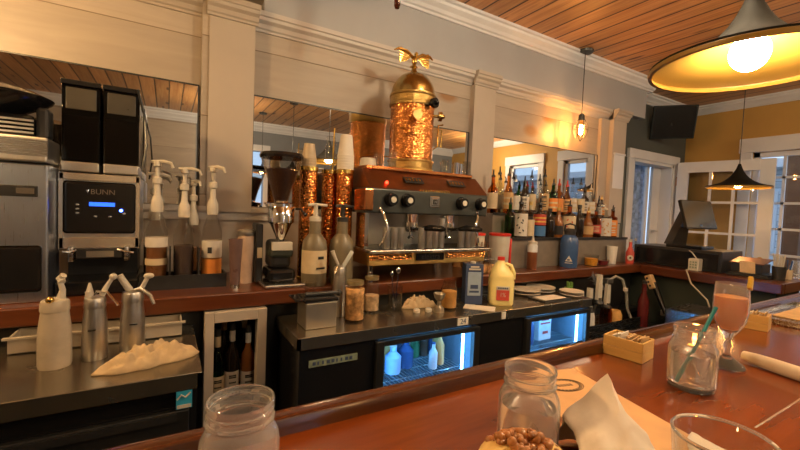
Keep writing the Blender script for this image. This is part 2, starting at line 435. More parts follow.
M().cyl((dl-.06, -.05, 1.0), (dl-.06, .05, 1.0), .01).sph((dl-.06, .06, 1.0), .025).sph((dl-.06, -.06, 1.0), .025).build('door_knob', m_brass, fd)

def window_r(n, a, b_, z0, z1, cols, rows, w=.10, wt=.15):
    t = M().box(XR-.03, XR, a-w, a, z0-.05 if z0 else 0, z1, .004).box(XR-.03, XR, b_, b_+w, z0-.05 if z0 else 0, z1, .004).box(XR-.04, XR, a-w-.01, b_+w+.01, z1, z1+wt, .006)
    if z0: t.box(XR-.06, XR, a-w, b_+w, z0-.05, z0)
    o = struct('window_%d' % n, t, m_trim)
    m = M().box(XR+.02, XR+.07, a, a+.05, z0, z1).box(XR+.02, XR+.07, b_-.05, b_, z0, z1).box(XR+.02, XR+.07, a, b_, z1-.05, z1).box(XR+.02, XR+.07, a, b_, z0, z0+.06)
    for i in range(1, cols): y = a+.05+(b_-a-.1)*i/cols; m.box(XR+.03, XR+.06, y-.012, y+.012, z0, z1)
    for i in range(1, rows): z = z0+(z1-z0)*i/rows; m.box(XR+.03, XR+.06, a, b_, z-.012, z+.012)
    m.build('window_frame', m_trim, o, False)
    M().box(XR+.042, XR+.048, a+.05, b_-.05, z0+.05, z1-.05).build('pane', m_cworld, o, False)
window_r(1, *OP[0], 3, 8); window_r(2, *OP[1], 1, 2); window_r(3, *OP[2], 1, 2)
o = struct('window_4', M().box(BW[0]-.09, BW[0], YB, YB+.03, BW[2]-.05, BW[3]).box(BW[1], BW[1]+.09, YB, YB+.03, BW[2]-.05, BW[3]).box(BW[0]-.1, BW[1]+.1, YB, YB+.035, BW[3], BW[3]+.1).box(BW[0]-.1, BW[1]+.1, YB, YB+.05, BW[2]-.06, BW[2]), m_trim)
M().box(BW[0], BW[1], YB-.06, YB-.055, BW[2], BW[3]).build('pane', m_cworld, o, False)

# outside
struct('ground_outside', M().box(-8, 16, -10, 14, -.25, -.15), m_ground)
t = thing('porch_post', 'brown wooden porch post seen through the window right of the french door', 'post', (6.35, 1.60, -.15))
M().box(-.09, .09, -.09, .09, .2, 2.7, .01).build('shaft', m_porch, t, False)
M().box(-.12, .12, -.12, .12, 0, .2, .01).box(-.12, .12, -.12, .12, 2.7, 2.8, .01).build('collar', m_porch, t, False)
dup(t, (7.6, 1.52, -.15), label='second brown porch post near the right edge of the window view')
t = thing('neighbour_house', 'pale blue sided house wall beyond the porch seen through the windows', 'house', (9.5, 0, -.15))
h_ = M().box(0, .3, -9, 4.2, 0, 2.5).build('siding_wall', m_siding, t, False)
for y in (-6, -3, .2, 3.0): M().box(-.03, 0, y-.4, y+.4, 1.0, 2.1).box(-.05, -.03, y-.03, y+.03, 1.0, 2.1).build('window', m_trim, t, False)
M().box(-.4, .6, -9.2, 4.4, 2.5, 2.65).build('eave', m_trim, t, False)
m = M(); random.seed(3)
for i in range(420):
    a = random.uniform(0, 2*PI); rr_ = random.uniform(0, 1)**.5; z = random.uniform(.9, 3.6)
    k = 1.0*math.sin(PI*(z-.5)/3.4)
    x, y = rr_*k*math.cos(a), rr_*k*math.sin(a)
    m.sph((x, y, z), random.uniform(.04, .10), 1, 1, .5, 6, rotm(random.uniform(-1, 1), random.uniform(-1, 1), 0))
t = thing('garden_tree', 'leafy tree outside the glazed doorway beside the television', 'tree', (7.2, 5.2, -.15))
m.build('foliage', m_foliage, t); M().tube([(0, 0, 0), (.03, .02, 1), (-.02, 0, 2.2)], [.09, .07, .04]).build('trunk', m_porch, t)
t = thing('patterned_curtain', 'pale blue patterned curtain hanging outside behind the glazed doorway', 'curtain', (4.40, YT+.24, .02))
m = M(); n = 36; P_ = []
for i in range(n+1):
    x = .46*i/n; P_.append((x, .014*math.sin(i*1.35)))
m.prism(P_+[(x, y+.004) for x, y in reversed(P_)], 2.1)
m.build('cloth', m_lace, t)
M().cyl((-.06, 0, 2.12), (.58, 0, 2.12), .008).build('rod', m_steelv, t)

# ------------------------------------------------------------------ back bar counter
XF = 3.10
t = thing('back_counter', 'long red-brown varnished wooden counter under the mirrors with thick front edge', 'counter', (0, 0, 0))
M().box(XL, 3.15, 1.60, YW-.02, ZC-.06, ZC, .006).build('worktop', m_count, t, False)
M().box(XL, .13, 1.66, YW-.02, .02, ZC-.06).box(.345, 3.08, 1.66, YW-.02, .02, ZC-.06).box(.13, .345, 1.93, YW-.02, .02, ZC-.06).box(.13, .345, 1.66, 1.93, .02, .54).build('cabinet_body', m_black, t, False)
t = thing('side_counter', 'dark red-brown return counter carrying the till, at right angles to the back counter', 'counter', (0, 0, 0))
M().box(3.15, 3.62, .80, YW-.02, ZC-.065, ZC-.001, .006).box(XF, 3.15, .80, 1.598, ZC-.065, ZC-.001, .006).build('worktop', m_county, t, False)
M().box(XF+.06, 3.58, .84, YW-.02, .02, ZC-.065).build('cabinet_body', m_darkgreen, t, False)

# framed niche of bottles under the counter
t = thing('framed_niche', 'cream wooden frame around a dark niche of bottles under the counter', 'cabinet', (.125, 1.60, 0))
m = M().box(0, .032, -.02, .03, .02, .945, .002).box(.187, .222, -.02, .03, .02, .945, .002).box(.032, .187, -.02, .03, .905, .945, .002)
m.build('frame', m_pil, t, False)
M().box(.008, .217, .062, .325, .542, .552).build('shelf', m_black, t, False)
# steel-topped coolers
def cooler(x0, x1, y0, y1, doors, name, label, top_t=.045, ztop=ZS):
    t = thing(name, label, 'cooler', (x0, y0, 0))
    W = x1-x0; D = y1-y0
    M().box(0, W, 0, D, ztop-.006, ztop, .002).box(0, W, 0, .012, ztop-top_t, ztop-.004).box(0, .012, 0, D, ztop-top_t, ztop-.004).box(W-.012, W, 0, D, ztop-top_t, ztop-.004).build('worktop', m_top, t, False)
    return t, W, D
# left station
t, W, D = cooler(-2.0, .09, 1.18, 1.655, [], 'steel_worktop_cooler', 'black cooler with worn steel top at the far left holding the cream whippers')
M().box(0, W-.012, .02, D, .05, ZS-.05).build('body', m_blackg, t, False)
m = M().box(W-1.0, W-.03, .004, .02, .10, ZS-.10, .004); d = m.build('door', m_black, t, False)
M().box(W-.98, W-.06, -.004, .004, ZS-.125, ZS-.105).build('handle', m_blackp, d, False)
s = M().box(W-.062, W-.024, .001, .004, .795, .85).build('blue_sticker', plain('cyan_sticker', (.03, .33, .55), .5), d, False)
M().tube([(W-.060, 0.0, .822), (W-.050, 0, .834), (W-.040, 0, .826), (W-.028, 0, .838)], .0022, 6).box(W-.060, W-.026, -.0005, .001, .797, .806).build('white_swoosh', m_white, s)
# steel pan resting behind
t = thing('steel_food_pan', 'low pale steel pan at the back of the left worktop under the counter edge', 'pan', (-.12, 1.58, ZS))
M().box(-.27, .17, -.055, -.05, 0, .05).box(-.27, .17, .045, .05, 0, .05).box(-.27, -.265, -.05, .045, 0, .05).box(.165, .17, -.05, .045, 0, .05).box(-.27, .17, -.055, .05, 0, .004).box(-.28, .18, -.065, -.05, .046, .052).build('pan', plain('dull_cream_tray', (.42, .38, .31), .4), t, False)

# right station with two lit glass doors
t, W, D = cooler(.40, 2.11, 1.335, 1.655, [], 'glass_door_bottle_cooler', 'black under-counter cooler with steel top and two blue-lit glass doors')
zt = ZS-.05
# carcass with two openings: local x of glass: .34-.815 and 1.19-1.655
g = [(.345, .81), (1.19, 1.645)]
m = M()
m.box(.01, g[0][0]-.02, .01, D, .05, zt); m.box(g[0][1]+.02, g[1][0]-.02, .01, D, .05, zt); m.box(g[1][1]+.02, W-.012, .01, D, .05, zt)
for a, b_ in g: m.box(a-.02, b_+.02, .03, D, .05, .22); m.box(a-.02, b_+.02, .03, D, zt-.01, zt); m.box(a-.02, b_+.02, D-.01, D, .22, zt-.01)
m.build('body', m_blackg, t, False)
m_cwall = plain('cooler_lining', (.16, .20, .24), .4)
for k, (a, b_) in enumerate(g):
    d = M().box(a-.035, a, -.01, .015, .14, .835, .003).box(b_, b_+.035, -.01, .015, .14, .835, .003).box(a, b_, -.01, .015, .815, .835).box(a, b_, -.01, .015, .14, .24).build('door', m_black, t, False)
    M().box(a, b_, 0, .006, .24, .815).build('door_glass', m_cworld, d, False)
    M().box(a-.012, b_+.012, D-.016, D-.011, .22, zt-.012).box(a-.018, a-.014, .02, D-.016, .22, zt-.012).box(b_+.014, b_+.018, .02, D-.016, .22, zt-.012).build('lining', m_cwall, t, False)
    M().box(a+.004, a+.014, .022, .034, .25, .80).box(b_-.040, b_-.032, .022, .030, .25, .80).box(a+.01, b_-.01, .022, .034, zt-.03, zt-.018).build('light_strip', m_led, t, False)
    M().box(a-.006, b_+.006, .012, .020, .62+.02*k, .632+.02*k).build('shelf_rail', m_steelv, t, False)
    m = M()
    for i in range(24): x = a+(b_-a)*(i+.5)/24; m.cyl((x, .03, .627+.02*k), (x, D-.02, .627+.02*k), .0018, seg=6)
    for yy in (.08, .16, .24): m.cyl((a-.01, yy, .623+.02*k), (b_+.01, yy, .623+.02*k), .0022, seg=6)
    m.build('wire_shelf', m_steelv, t)
# tag strip and edge badges
M().box(.045, .235, .006, .010, .775, .800).build('nameplate', m_gtag, t, False)
m = M()
for i in range(9): m.box(.058+.018*i, .058+.018*i+random.choice((.006, .011)), .004, .007, .782, .794)
m.build('nameplate_lettering', m_navy, t, False)
M().box(.715, .775, -.003, 0, ZS-.040, ZS-.006).box(.985, 1.01, -.003, 0, ZS-.040, ZS-.006).build('price_tag', m_paper, t, False)
M().text('24', .034, T(.745, -.0035, ZS-.023) @ rotm(PI/2)).build('tag_lettering', m_navy, t, False)

# things inside the coolers
def inside(name, cat, label, x, y, z, r, h, mat, capm, neck=.4):
    t = thing(name, label, cat, (x, y, z))
    M().lathe([(0, 0), (r*.95, 0), (r, .01), (r, h*.6), (r*neck, h*.78), (r*neck, h*.94), (0, h*.94)], seg=14).build('body', mat, t)
    M().cyl((0, 0, h*.94), (0, 0, h), r*neck*1.1, seg=12).build('cap', capm, t)
m_jug = plain('translucent_jug', (.35, .5, .75), .3); m_lab = plain('bottle_label_white', (.6, .6, .6), .5)
inside('water_jug', 'jug', 'stout pale blue jug on the upper wire shelf of the left lit cooler', .87, 1.47, .634, .036, .12, m_jug, m_white)
inside('water_jug', 'jug', 'dark blue jug beside the pale one in the left lit cooler', .955, 1.50, .634, .036, .13, m_blue, m_white)
inside('juice_bottle', 'bottle', 'small orange juice bottle at the right of the left cooler shelf', 1.12, 1.46, .634, .022, .15, plain('orange_juice', (.8, .3, .08), .4), m_red)
inside('juice_bottle', 'bottle', 'slim brown bottle behind the orange juice in the left cooler', 1.16, 1.54, .634, .022, .15, m_ochre, m_white)
inside('juice_bottle', 'bottle', 'small pale bottle between the jugs and juice in the left cooler', 1.06, 1.43, .634, .02, .12, m_lab, m_blue)
inside('milk_bottle', 'bottle', 'yellow-green bottle in the bottom left corner of the left lit cooler', .79, 1.44, .222, .035, .30, plain('lime_juice', (.45, .6, .05), .4), m_white)
inside('milk_bottle', 'bottle', 'orange bottle standing low at the right of the left lit cooler', 1.12, 1.46, .222, .04, .33, plain('orange_soda', (.75, .28, .08), .4), m_white)
inside('milk_bottle', 'bottle', 'white bottle standing low in the middle of the left lit cooler', .98, 1.47, .222, .045, .34, m_lab, m_blue)
inside('wine_bottle', 'bottle', 'tall dark bottle with yellow neck on the left of the right cooler', 1.70, 1.44, .654, .032, .17, m_navy, m_yel)
t = thing('white_carton', 'white printed carton leaning in the middle of the right lit cooler', 'carton', (1.84, 1.47, .654))
M().box(-.05, .05, -.03, .03, 0, .14, .002).build('body', m_lab, t, False)
for a_ in ((-.04, .04, .09, .10), (-.03, .03, .11, .118), (-.02, .025, .035, .05)): M().box(a_[0], a_[1], -.0315, -.03, a_[2], a_[3]).build('print', m_red, t, False)
inside('wine_bottle', 'bottle', 'white bottle low down in the right lit cooler', 1.74, 1.45, .222, .04, .33, m_lab, m_white)
inside('wine_bottle', 'bottle', 'blue bottle low down at the right of the right lit cooler', 1.90, 1.47, .222, .04, .30, m_jug, m_red)

random.seed(31)
_cols = [('dark brown', b_ := plain('cooler_brown', (.10, .04, .02), .2)), ('blue', m_blue), ('orange', m_ochre), ('navy', m_navy), ('silver', m_steelv), ('green', plain('cooler_green', (.05, .2, .08), .3))]
_ord = ['first', 'second', 'third', 'fourth', 'fifth', 'sixth', 'seventh', 'eighth']
for i in range(8):
    nm, mt = _cols[i % 6]
    t = M().lathe([(0, 0), (.022, 0), (.024, .005), (.024, .075), (.019, .085), (.012, .10), (0, .10)], seg=14).build('drink_can', mt, None, True, (.80+.052*i, 1.585, .634))
    t['label'] = '%s can, %s from left at the back of the left lit cooler' % (nm, _ord[i]); t['category'] = 'can'; t['group'] = 'drink cans on the lit cooler shelf'
# ------------------------------------------------------------------ front bar
t = thing('front_bar', 'glossy red-brown varnished bar top in the foreground with raised far lip', 'bar', (0, 0, 0))
M().box(-1.6, 4.7, -.16, .515, ZB-.05, ZB, .002).build('bar_top', m_bar, t, False)
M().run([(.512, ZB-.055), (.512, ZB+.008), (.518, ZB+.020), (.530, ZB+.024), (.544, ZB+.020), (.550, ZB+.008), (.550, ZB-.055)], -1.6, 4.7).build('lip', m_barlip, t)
M().box(-.0012, .0012, -.40, .40, ZB-.001, ZB+.0006, 0, T(1.17, .216, 0) @ rotm(0, 0, R_(-90))).build('seam', m_bezel, t, False)
M().box(-1.6, 4.7, .10, .46, .02, ZB-.05).build('bar_front', m_black, t, False)

# ------------------------------------------------------------------ bottles
def bottle(name, label, cat, loc, r, h, body, labmat=None, capmat=None, shape='liquor', group=None, lab=(.12, .45), pourer=False, mark=None, rz=0):
    """body lathe + paper label sleeve + neck cap or steel pourer"""
    t = thing(name, label, cat, loc, rz, group)
    if shape == 'liquor': p = [(0, 0), (r*.94, 0), (r, .006), (r, h*.58), (r*.93, h*.62), (r*.55, h*.70), (r*.36, h*.75), (r*.33, h*.93), (r*.40, h*.935), (r*.40, h*.95), (0, h*.95)]
    elif shape == 'square': p = [(0, 0), (r*.96, 0), (r, .006), (r, h*.66), (r*.9, h*.70), (r*.45, h*.74), (r*.35, h*.77), (r*.33, h*.93), (r*.4, h*.95), (0, h*.95)]
    elif shape == 'wine': p = [(0, 0), (r*.9, 0), (r, .008), (r, h*.55), (r*.9, h*.61), (r*.5, h*.69), (r*.38, h*.74), (r*.36, h*.94), (r*.42, h*.95), (0, h*.97)]
    else: p = [(0, 0), (r*.95, 0), (r, .006), (r, h*.45), (r*.72, h*.60), (r*.42, h*.72), (r*.36, h*.80), (r*.36, h*.94), (0, h*.95)]
    M().lathe(p, seg=20).build('glass_body', body, t)
    if labmat:
        a, b_ = lab
        l = M().lathe([(r+.0008, h*a), (r+.0008, h*b_)], seg=20).build('paper_label', labmat, t)
        if mark: 
            mk, col = mark
            q = M()
            if mk == 'leaf':
                for i in range(7):
                    q.sph((math.sin(i*1.7)*r*.45, -r-.001, h*(a+(b_-a)*(.15+.11*i))), r*.20, 1.0, .12, .5, 8, rotm(0, i*.9, 0))
            elif mk == 'band':
                q.lathe([(r+.0014, h*(a+(b_-a)*.25)), (r+.0014, h*(a+(b_-a)*.38))], seg=20)
                M().lathe([(r+.0014, h*(a+(b_-a)*.6)), (r+.0014, h*(a+(b_-a)*.73))], seg=20).build('label_band', col, l)
            elif mk == 'block':
                q.lathe([(r+.0014, h*a), (r+.0014, h*(a+(b_-a)*.42))], seg=20)
            elif mk == 'lines':
                for z in (.2, .32, .5, .72, .8): q.box(-r*.5, r*.5, -r-.002, -r*.86, h*(a+(b_-a)*z), h*(a+(b_-a)*(z+.05)))
            q.build('label_print', col, l)
    if pourer:
        M().cyl((0, 0, h*.93), (0, 0, h*.985), r*.42, r*.34, 14).tube([(0, 0, h*.98), (0, 0, h*1.06), (0, -.008, h*1.12)], [.006, .005, .004], 8).build('pour_spout', capmat or m_blackp, t)
    else:
        M().cyl((0, 0, h*.90), (0, 0, h), r*.44, r*.42, 14).build('cap', capmat or m_blackp, t)
    return t
def colr(n, c, r=.5): return plain(n, c, r, 0, .1)
b_clear = thin('clear_liquor_glass', (.86, .88, .88), .35, .05)
b_amber = thin('amber_liquor', (.70, .36, .12), .35, .05)
b_green = thin('green_bottle_glass', (.10, .38, .08), .35, .05)
b_dark = plain('dark_bottle_glass', (.018, .012, .008), .08)
b_brown = plain('whisky_brown', (.22, .08, .02), .1)
l_white = colr('label_white', (.62, .58, .52)); l_cream = colr('label_cream', (.60, .49, .32)); l_orange = colr('label_orange', (.75, .27, .05))
l_red = colr('label_red', (.5, .06, .04)); l_blue = colr('label_blue', (.05, .16, .38)); l_black = colr('label_black', (.02, .02, .02))
l_tan = colr('label_tan', (.55, .34, .15)); l_yel = colr('label_yellow', (.70, .48, .10))
c_gold = plain('gold_cap', (.6, .42, .14), .3, .8)

# two-step riser
t = thing('bottle_riser', 'grey-brown two-step riser carrying the liquor bottles on the back counter', 'riser', (1.83, 1.75, ZC))
m_riser = plain('riser_grey', (.20, .17, .14), .5)
M().box(0, 1.33, 0, .135, 0, .19, .002).box(0, 1.33, .135, .26, 0, .345, .002).build('steps', m_riser, t, False)
M().box(0, 1.33, -.008, .0, .178, .196).box(0, 1.33, .127, .135, .335, .350).build('edge_rail', m_blackp, t, False)

LOW = [  # X, r, h, body, label, capmat, shape, lab range, pourer, mark, label text
 (1.915, .034, .24, b_green, None, m_blackp, 'liquor', (.1, .4), True, None, 'pale green unlabelled bottle at the left end of the lower step'),
 (2.015, .045, .25, b_dark, l_white, m_blackp, 'square', (.05, .66), True, ('leaf', l_black), 'bottle with large white label and black leaf pattern on the lower step'),
 (2.105, .030, .25, b_clear, l_cream, c_gold, 'liquor', (.05, .5), False, None, 'slim clear bottle with cream label right of the leaf-patterned bottle'),
 (2.200, .043, .25, b_dark, l_red, m_blackp, 'square', (.36, .66), True, ('band', l_yel), 'bottle with stacked red, yellow and blue label on the lower step'),
 (2.305, .036, .21, b_dark, None, m_blackp, 'liquor', (.1, .4), False, None, 'short black bottle right of the red and blue labelled one'),
 (2.400, .036, .22, b_brown, l_black, c_gold, 'round', (.1, .4), False, None, 'dark brown bottle with black label behind the blue bottle'),
 (2.520, .046, .25, b_amber, l_cream, m_blackp, 'square', (.05, .64), True, ('leaf', l_red), 'broad bottle with cream label and red floral print on the lower step'),
 (2.635, .036, .25, b_dark, None, m_blackp, 'wine', (.1, .4), False, None, 'plain black wine-shaped bottle in the middle of the lower step'),
 (2.745, .040, .21, b_brown, l_tan, c_gold, 'round', (.12, .42), True, None, 'round brown bottle with small tan label on the lower step'),
 (2.845, .040, .22, b_amber, l_red, m_blackp, 'square', (.15, .45), True, ('lines', l_cream), 'amber bottle with dark red label left of the wide white-labelled bottle'),
 (2.955, .052, .24, b_clear, l_white, m_white, 'square', (.05, .64), True, ('leaf', l_tan), 'wide bottle with white label and tan drawing near the right of the lower step'),
 (3.062, .038, .235, b_amber, l_orange, m_blackp, 'square', (.05, .60), True, ('lines', l_white), 'bottle with bright orange label second from the right on the lower step'),
]
for X, r, h, bd, lb, cm, sh, lr, po, mk, tx in LOW:
    o = bottle('liquor_bottle', tx, 'bottle', (X, 1.817, ZC+.19), r*.98, h*.97, bd, lb, cm, sh, 'liquor bottles on the lower step', lr, po, mk, -.85)
    if 'stacked' in tx:
        M().lathe([(r*.98+.0008, .012), (r*.98+.0008, .082)], seg=20).build('blue_label', l_blue, o)
bottle('liquor_bottle', 'bottle with orange label and dark top at the right end of the lower step', 'bottle', (3.128, 1.85, ZC+.19), .028, .215, b_amber, l_orange, m_blackp, 'square', 'liquor bottles on the lower step', (.05, .55), True, ('band', l_white))
UP = [
 (1.875, b_amber, l_cream, 'liquor', .265, m_blackp, 'amber bottle with black pourer at the left end of the upper step'),
 (1.945, b_clear, None, 'liquor', .29, m_blackp, 'tall clear unlabelled bottle second from the left on the upper step'),
 (2.022, b_amber, l_tan, 'round', .285, m_blackp, 'round-shouldered amber bottle third from the left on the upper step'),
 (2.100, b_clear, l_white, 'square', .25, m_steelv, 'clear square bottle with white label in the upper left group'),
 (2.180, b_dark, l_white, 'liquor', .245, m_blackp, 'dark bottle with white label in the upper left group'),
 (2.262, b_clear, l_cream, 'liquor', .29, m_blackp, 'tall clear bottle with cream label and black pourer on the upper step'),
 (2.335, b_clear, None, 'square', .27, m_blackp, 'clear square bottle left of the tallest pourer on the upper step'),
 (2.405, b_clear, l_tan, 'liquor', .31, m_blackp, 'tallest clear bottle with tan label left of the green bottle'),
 (2.490, b_green, l_orange, 'square', .25, m_blackp, 'bright green bottle with orange label on the upper step'),
 (2.572, b_amber, l_orange, 'square', .255, m_red, 'amber bottle with orange label right of the green bottle'),
 (2.652, b_amber, l_tan, 'round', .25, m_red, 'amber round-shouldered bottle with tan label and red pourer'),
 (2.735, b_clear, l_white, 'liquor', .275, m_blackp, 'clear bottle with white label right of the red pourers'),
 (2.818, b_clear, l_cream, 'square', .275, m_blackp, 'clear square bottle with cream label under the cased window reflection'),
 (2.892, b_dark, l_white, 'wine', .235, m_blackp, 'slim dark bottle with white label in the right half of the upper step'),
 (2.955, b_clear, l_white, 'wine', .24, m_white, 'slim clear bottle with pale cap in the right half of the upper step'),
 (3.015, b_brown, l_tan, 'square', .165, m_blackp, 'short brown bottle with tan label, first of the low ones on the upper right'),
 (3.070, b_dark, l_white, 'square', .16, m_blackp, 'short dark bottle with white label on the upper right'),
 (3.125, b_dark, l_orange, 'square', .165, c_gold, 'short dark bottle with orange label at the right end of the upper step'),
]
for i, (X, bd, lb, sh, h, cm, tx) in enumerate(UP):
    bottle('liquor_bottle', tx, 'bottle', (X, 1.945+.012*(i % 2), ZC+.345), (.0345 if h > .2 else .0255), h*.98, bd, lb, cm, sh, 'liquor bottles on the upper step', (.12, .52), True, [None, ('lines', l_black), ('band', l_cream)][i % 3], -.85)

# bottles in the framed niche
for X, y, h, c, lb, tx in ((.182, 1.685, .30, b_green, l_cream, 'olive wine bottle at the left of the framed niche'), (.238, 1.70, .315, b_dark, l_white, 'dark wine bottle with white neck label in the middle of the niche'),
                       (.298, 1.69, .30, b_brown, l_white, 'brown-red bottle with white label at the right of the niche'), (.218, 1.80, .34, b_dark, l_tan, 'dark bottle standing behind the middle one in the niche'), (.300, 1.80, .34, b_dark, l_cream, 'tall dark bottle in the back right corner of the niche')):
    o = bottle('wine_bottle', tx, 'bottle', (X, y, .552), .027, h, c, lb, l_black, 'wine', 'wine bottles in the framed niche', (.08, .38), False, ('lines', l_black))
    M().lathe([(.0115, h*.76), (.0115, h*.90)], seg=16).build('neck_label', lb, o)

# ------------------------------------------------------------------ espresso machine
em = thing('espresso_machine', 'copper and black two-group espresso machine with domed tower and eagle on top', 'espresso machine', (.79, 1.60, ZC))
W = .70; D = .42
m = M()
for x in (.03, W-.05): 
    for y in (.03, D-.05): M().cyl((x, y, 0), (x, y, .09), .014, .012, 14).build('leg', m_chrome, em)
M().box(0, W, -.015, .0, .082, .142, .004).box(0, W, 0, D, .082, .142, .004).build('front_panel', m_embr, em, False)
for a_, b_ in ((0, W*.33), (W*.62, W)): M().box(a_, b_, -.018, -.014, .108, .140).build('copper_inlay', m_hcopper, em, False)
M().box(W*.36, W*.60, -.024, -.016, .100, .136, .006).build('badge', m_blackg, em, False)
M().text('elektra', .040, T(W*.48, -.0245, .119) @ rotm(PI/2)).build('badge_lettering', m_chrome, em, False)
M().box(-.012, W+.012, -.05, D-.05, .142, .158, .005).build('drip_tray', m_steel, em, False)
m = M()
for i in range(34): m.box(.01+i*.0203, .021+i*.0203, -.035, .22, .158, .1605)
m.build('tray_grille', m_blackp, em, False)
M().box(.02, W-.02, .20, D, .158, .37).build('back_splash', m_steelv, em, False)
for a_ in (0, W-.02): M().box(a_, a_+.02, .04, D, .158, .335).build('side_panel', m_chrome, em, False)
M().box(-.03, W+.01, -.01, .10, .325, .44, .008).box(.0, W, .10, D, .325, .44).build('control_band', plain('gunmetal_band', (.045, .05, .048), .35, .3), em, False)
M().box(-.034, .012, -.018, .10, .335, .435, .006).build('copper_end_block', m_copper, em, False)
pr = [(-.005, .44), (.10, .535), (D, .535), (D, .44)]
M().run(pr, .0, W+.01).build('sloping_panel', m_copperd, em, False)
M().box(.055, W-.02, .09, D, .535, .553, .004).box(.02, .055, .09, D, .535, .553, .004).build('cup_shelf', m_copper, em, False)
sl = T(0, .046, .4905) @ rotm(math.atan2(.095, .105))
for x in (.26, .53): 
    M().box(-.055, .055, -.022, .022, .001, .005, .001, T(x, 0, 0) @ sl).build('vent_slot', m_blackp, em, False)
    m = M()
    for i in range(5): m.box(-.048+.02*i, -.040+.02*i, -.008, .010, .005, .007, 0, T(x, 0, 0) @ sl)
    m.build('vent_lettering', m_brass, em, False)
M().sph((.095, .018, .470), .008, seg=12).build('red_indicator', m_rled, em)
m = M()
for i in range(12): m.cyl((.27+.016*i, -.006, .437), (.27+.016*i, -.006, .447), .0035, seg=8)
m.build('rivets', m_brass, em)
for x in (.10, .19, .52, .65):
    k = M().cyl((x, -.012, .39), (x, -.045, .39), .030, .026, 20).cyl((x, -.012, .39), (x, -.018, .39), .033, seg=20).build('knob', m_blackg, em)
    M().cyl((x, -.044, .39), (x, -.049, .39), .014, seg=18).build('knob_cap', m_white, k)
M().box(.325, .385, -.014, -.010, .362, .418, .004).box(.334, .376, -.017, -.012, .371, .409, .003).build('emblem_plate', m_chrome, em, False)
M().box(.342, .368, -.019, -.015, .378, .402, .002).build('emblem_face', m_blackg, em, False)
M().box(.347, .352, -.0205, -.018, .382, .398).box(.358, .363, -.0205, -.018, .382, .398).box(.352, .358, -.0205, -.018, .388, .392).build('emblem_mark', m_chrome, em, False)
# groups with portafilters
for x, hx in ((.27, -.10), (.50, -.10)):
    gh = M().cyl((x, .07, .335), (x, .07, .28), .040, .036, 24).cyl((x, .07, .283), (x, .07, .262), .042, seg=24).build('group_head', m_chrome, em)
    pf = M().cyl((x, .07, .262), (x, .07, .235), .035, .026, 22).tube([(x, .07, .235), (x, .07, .215), (x-.015, .06, .205)], .007, 8).tube([(x, .07, .235), (x, .07, .215), (x+.015, .06, .205)], .007, 8).tube([(x, .04, .25), (x+.02, -.01, .255)], .008, 8).build('portafilter', m_chrome, em)
    M().tube([(x+.02, -.01, .255), (x+.035, -.05, .262), (x+.06, -.115, .262), (x+.065, -.13, .26)], [.011, .016, .015, .008], 12).build('portafilter_handle', m_blackg, pf)
for x0, s in ((.05, 1), (.635, -1)):
    M().tube([(x0, -.01, .345), (x0+.01*s, -.03, .32), (x0+.03*s, -.035, .26), (x0+.01*s, -.04, .21), (x0-.005*s, -.03, .175)], .0055, 10).sph((x0, -.01, .345), .010).build('steam_wand', m_chrome, em)
# tower
TX, TY = .355, .235
m = M().lathe([(.0, .553), (.128, .553), (.128, .565), (.120, .57), (.122, .60), (.128, .605), (.128, .612), (.0, .612)], (TX, TY, 0), 40).build('tower_base', m_embr, em)
M().lathe([(.119, .61), (.119, .90)], (TX, TY, 0), 48).build('tower_drum', m_hcopper, em)
M().lathe([(.119, .90), (.126, .902), (.127, .915), (.124, .92), (.124, .95), (.128, .955), (.126, .966), (.119, .968)], (TX, TY, 0), 48).build('embossed_band', m_embr, em)
M().lathe([(.119*math.cos(a), .966+.125*math.sin(a)) for a in [PI/2*i/12 for i in range(12)]]+[(.022, 1.09), (.016, 1.10), (.012, 1.115), (.02, 1.12), (.012, 1.13), (0, 1.132)], (TX, TY, 0), 48).build('dome', m_domeb, em)
# eagle
e = M().sph((TX, TY, 1.155), .017, .9, 1, 1.6, 14).sph((TX, TY-.016, 1.186), .011, .9, 1.2, 1, 12).cyl((TX, TY-.025, 1.185), (TX, TY-.040, 1.180), .005, .001, 8).box(TX-.010, TX+.010, TY+.005, TY+.03, 1.125, 1.132).build('eagle', m_brass, em)
for s in (-1, 1):
    m = M()
    for i in range(6):
        a = R_(24-9*i); L = .085-.008*i
        m.box(0, L, -.003, .003, -.006, .006, .002, T(TX+s*(.012+.008*i), TY, 1.178-.006*i) @ (rotm(0, 0, PI) if s < 0 else Matrix.Identity(4)) @ rotm(0, -a*.8, 0))
    m.tube([(TX+s*.008, TY, 1.170), (TX+s*.05, TY, 1.196), (TX+s*.10, TY+.003, 1.200), (TX+s*.125, TY+.006, 1.188)], [.010, .010, .008, .003], 10)
    m.build('wing', m_brass, e)
# taps and gauge on the tower
for a, z, nm in ((-112, .83, 'gauge'), (-75, .905, 'valve_wheel'), (-25, .865, 'valve_wheel')):
    ca, sa = math.cos(R_(a)), math.sin(R_(a))
    p = lambda d: (TX+ca*d, TY+sa*d, z)
    m = M().cyl(p(.118), p(.150), .009, seg=12).cyl(p(.145), p(.165), .026 if nm != 'gauge' else .024, seg=20)
    if nm == 'valve_wheel': m.sph(p(.172), .012)
    m.build(nm, m_blackg if a == -75 else m_domeb, em)
ca, sa = math.cos(R_(-130)), math.sin(R_(-130))
M().tube([(TX+ca*.118, TY+sa*.118, .74), (TX+ca*.15, TY+sa*.15, .74), (TX+ca*.165-.02, TY+sa*.165, .76), (TX+ca*.165-.04, TY+sa*.165, .755)], .006, 8).build('tap', m_brass, em)
M().tube([(TX+.11, TY+.03, .70), (TX+.17, TY+.03, .70), (TX+.2, TY+.03, .72), (TX+.2, TY+.03, .84), (TX+.24, TY+.04, .85)], .005, 8).build('copper_pipe', m_brass, em)
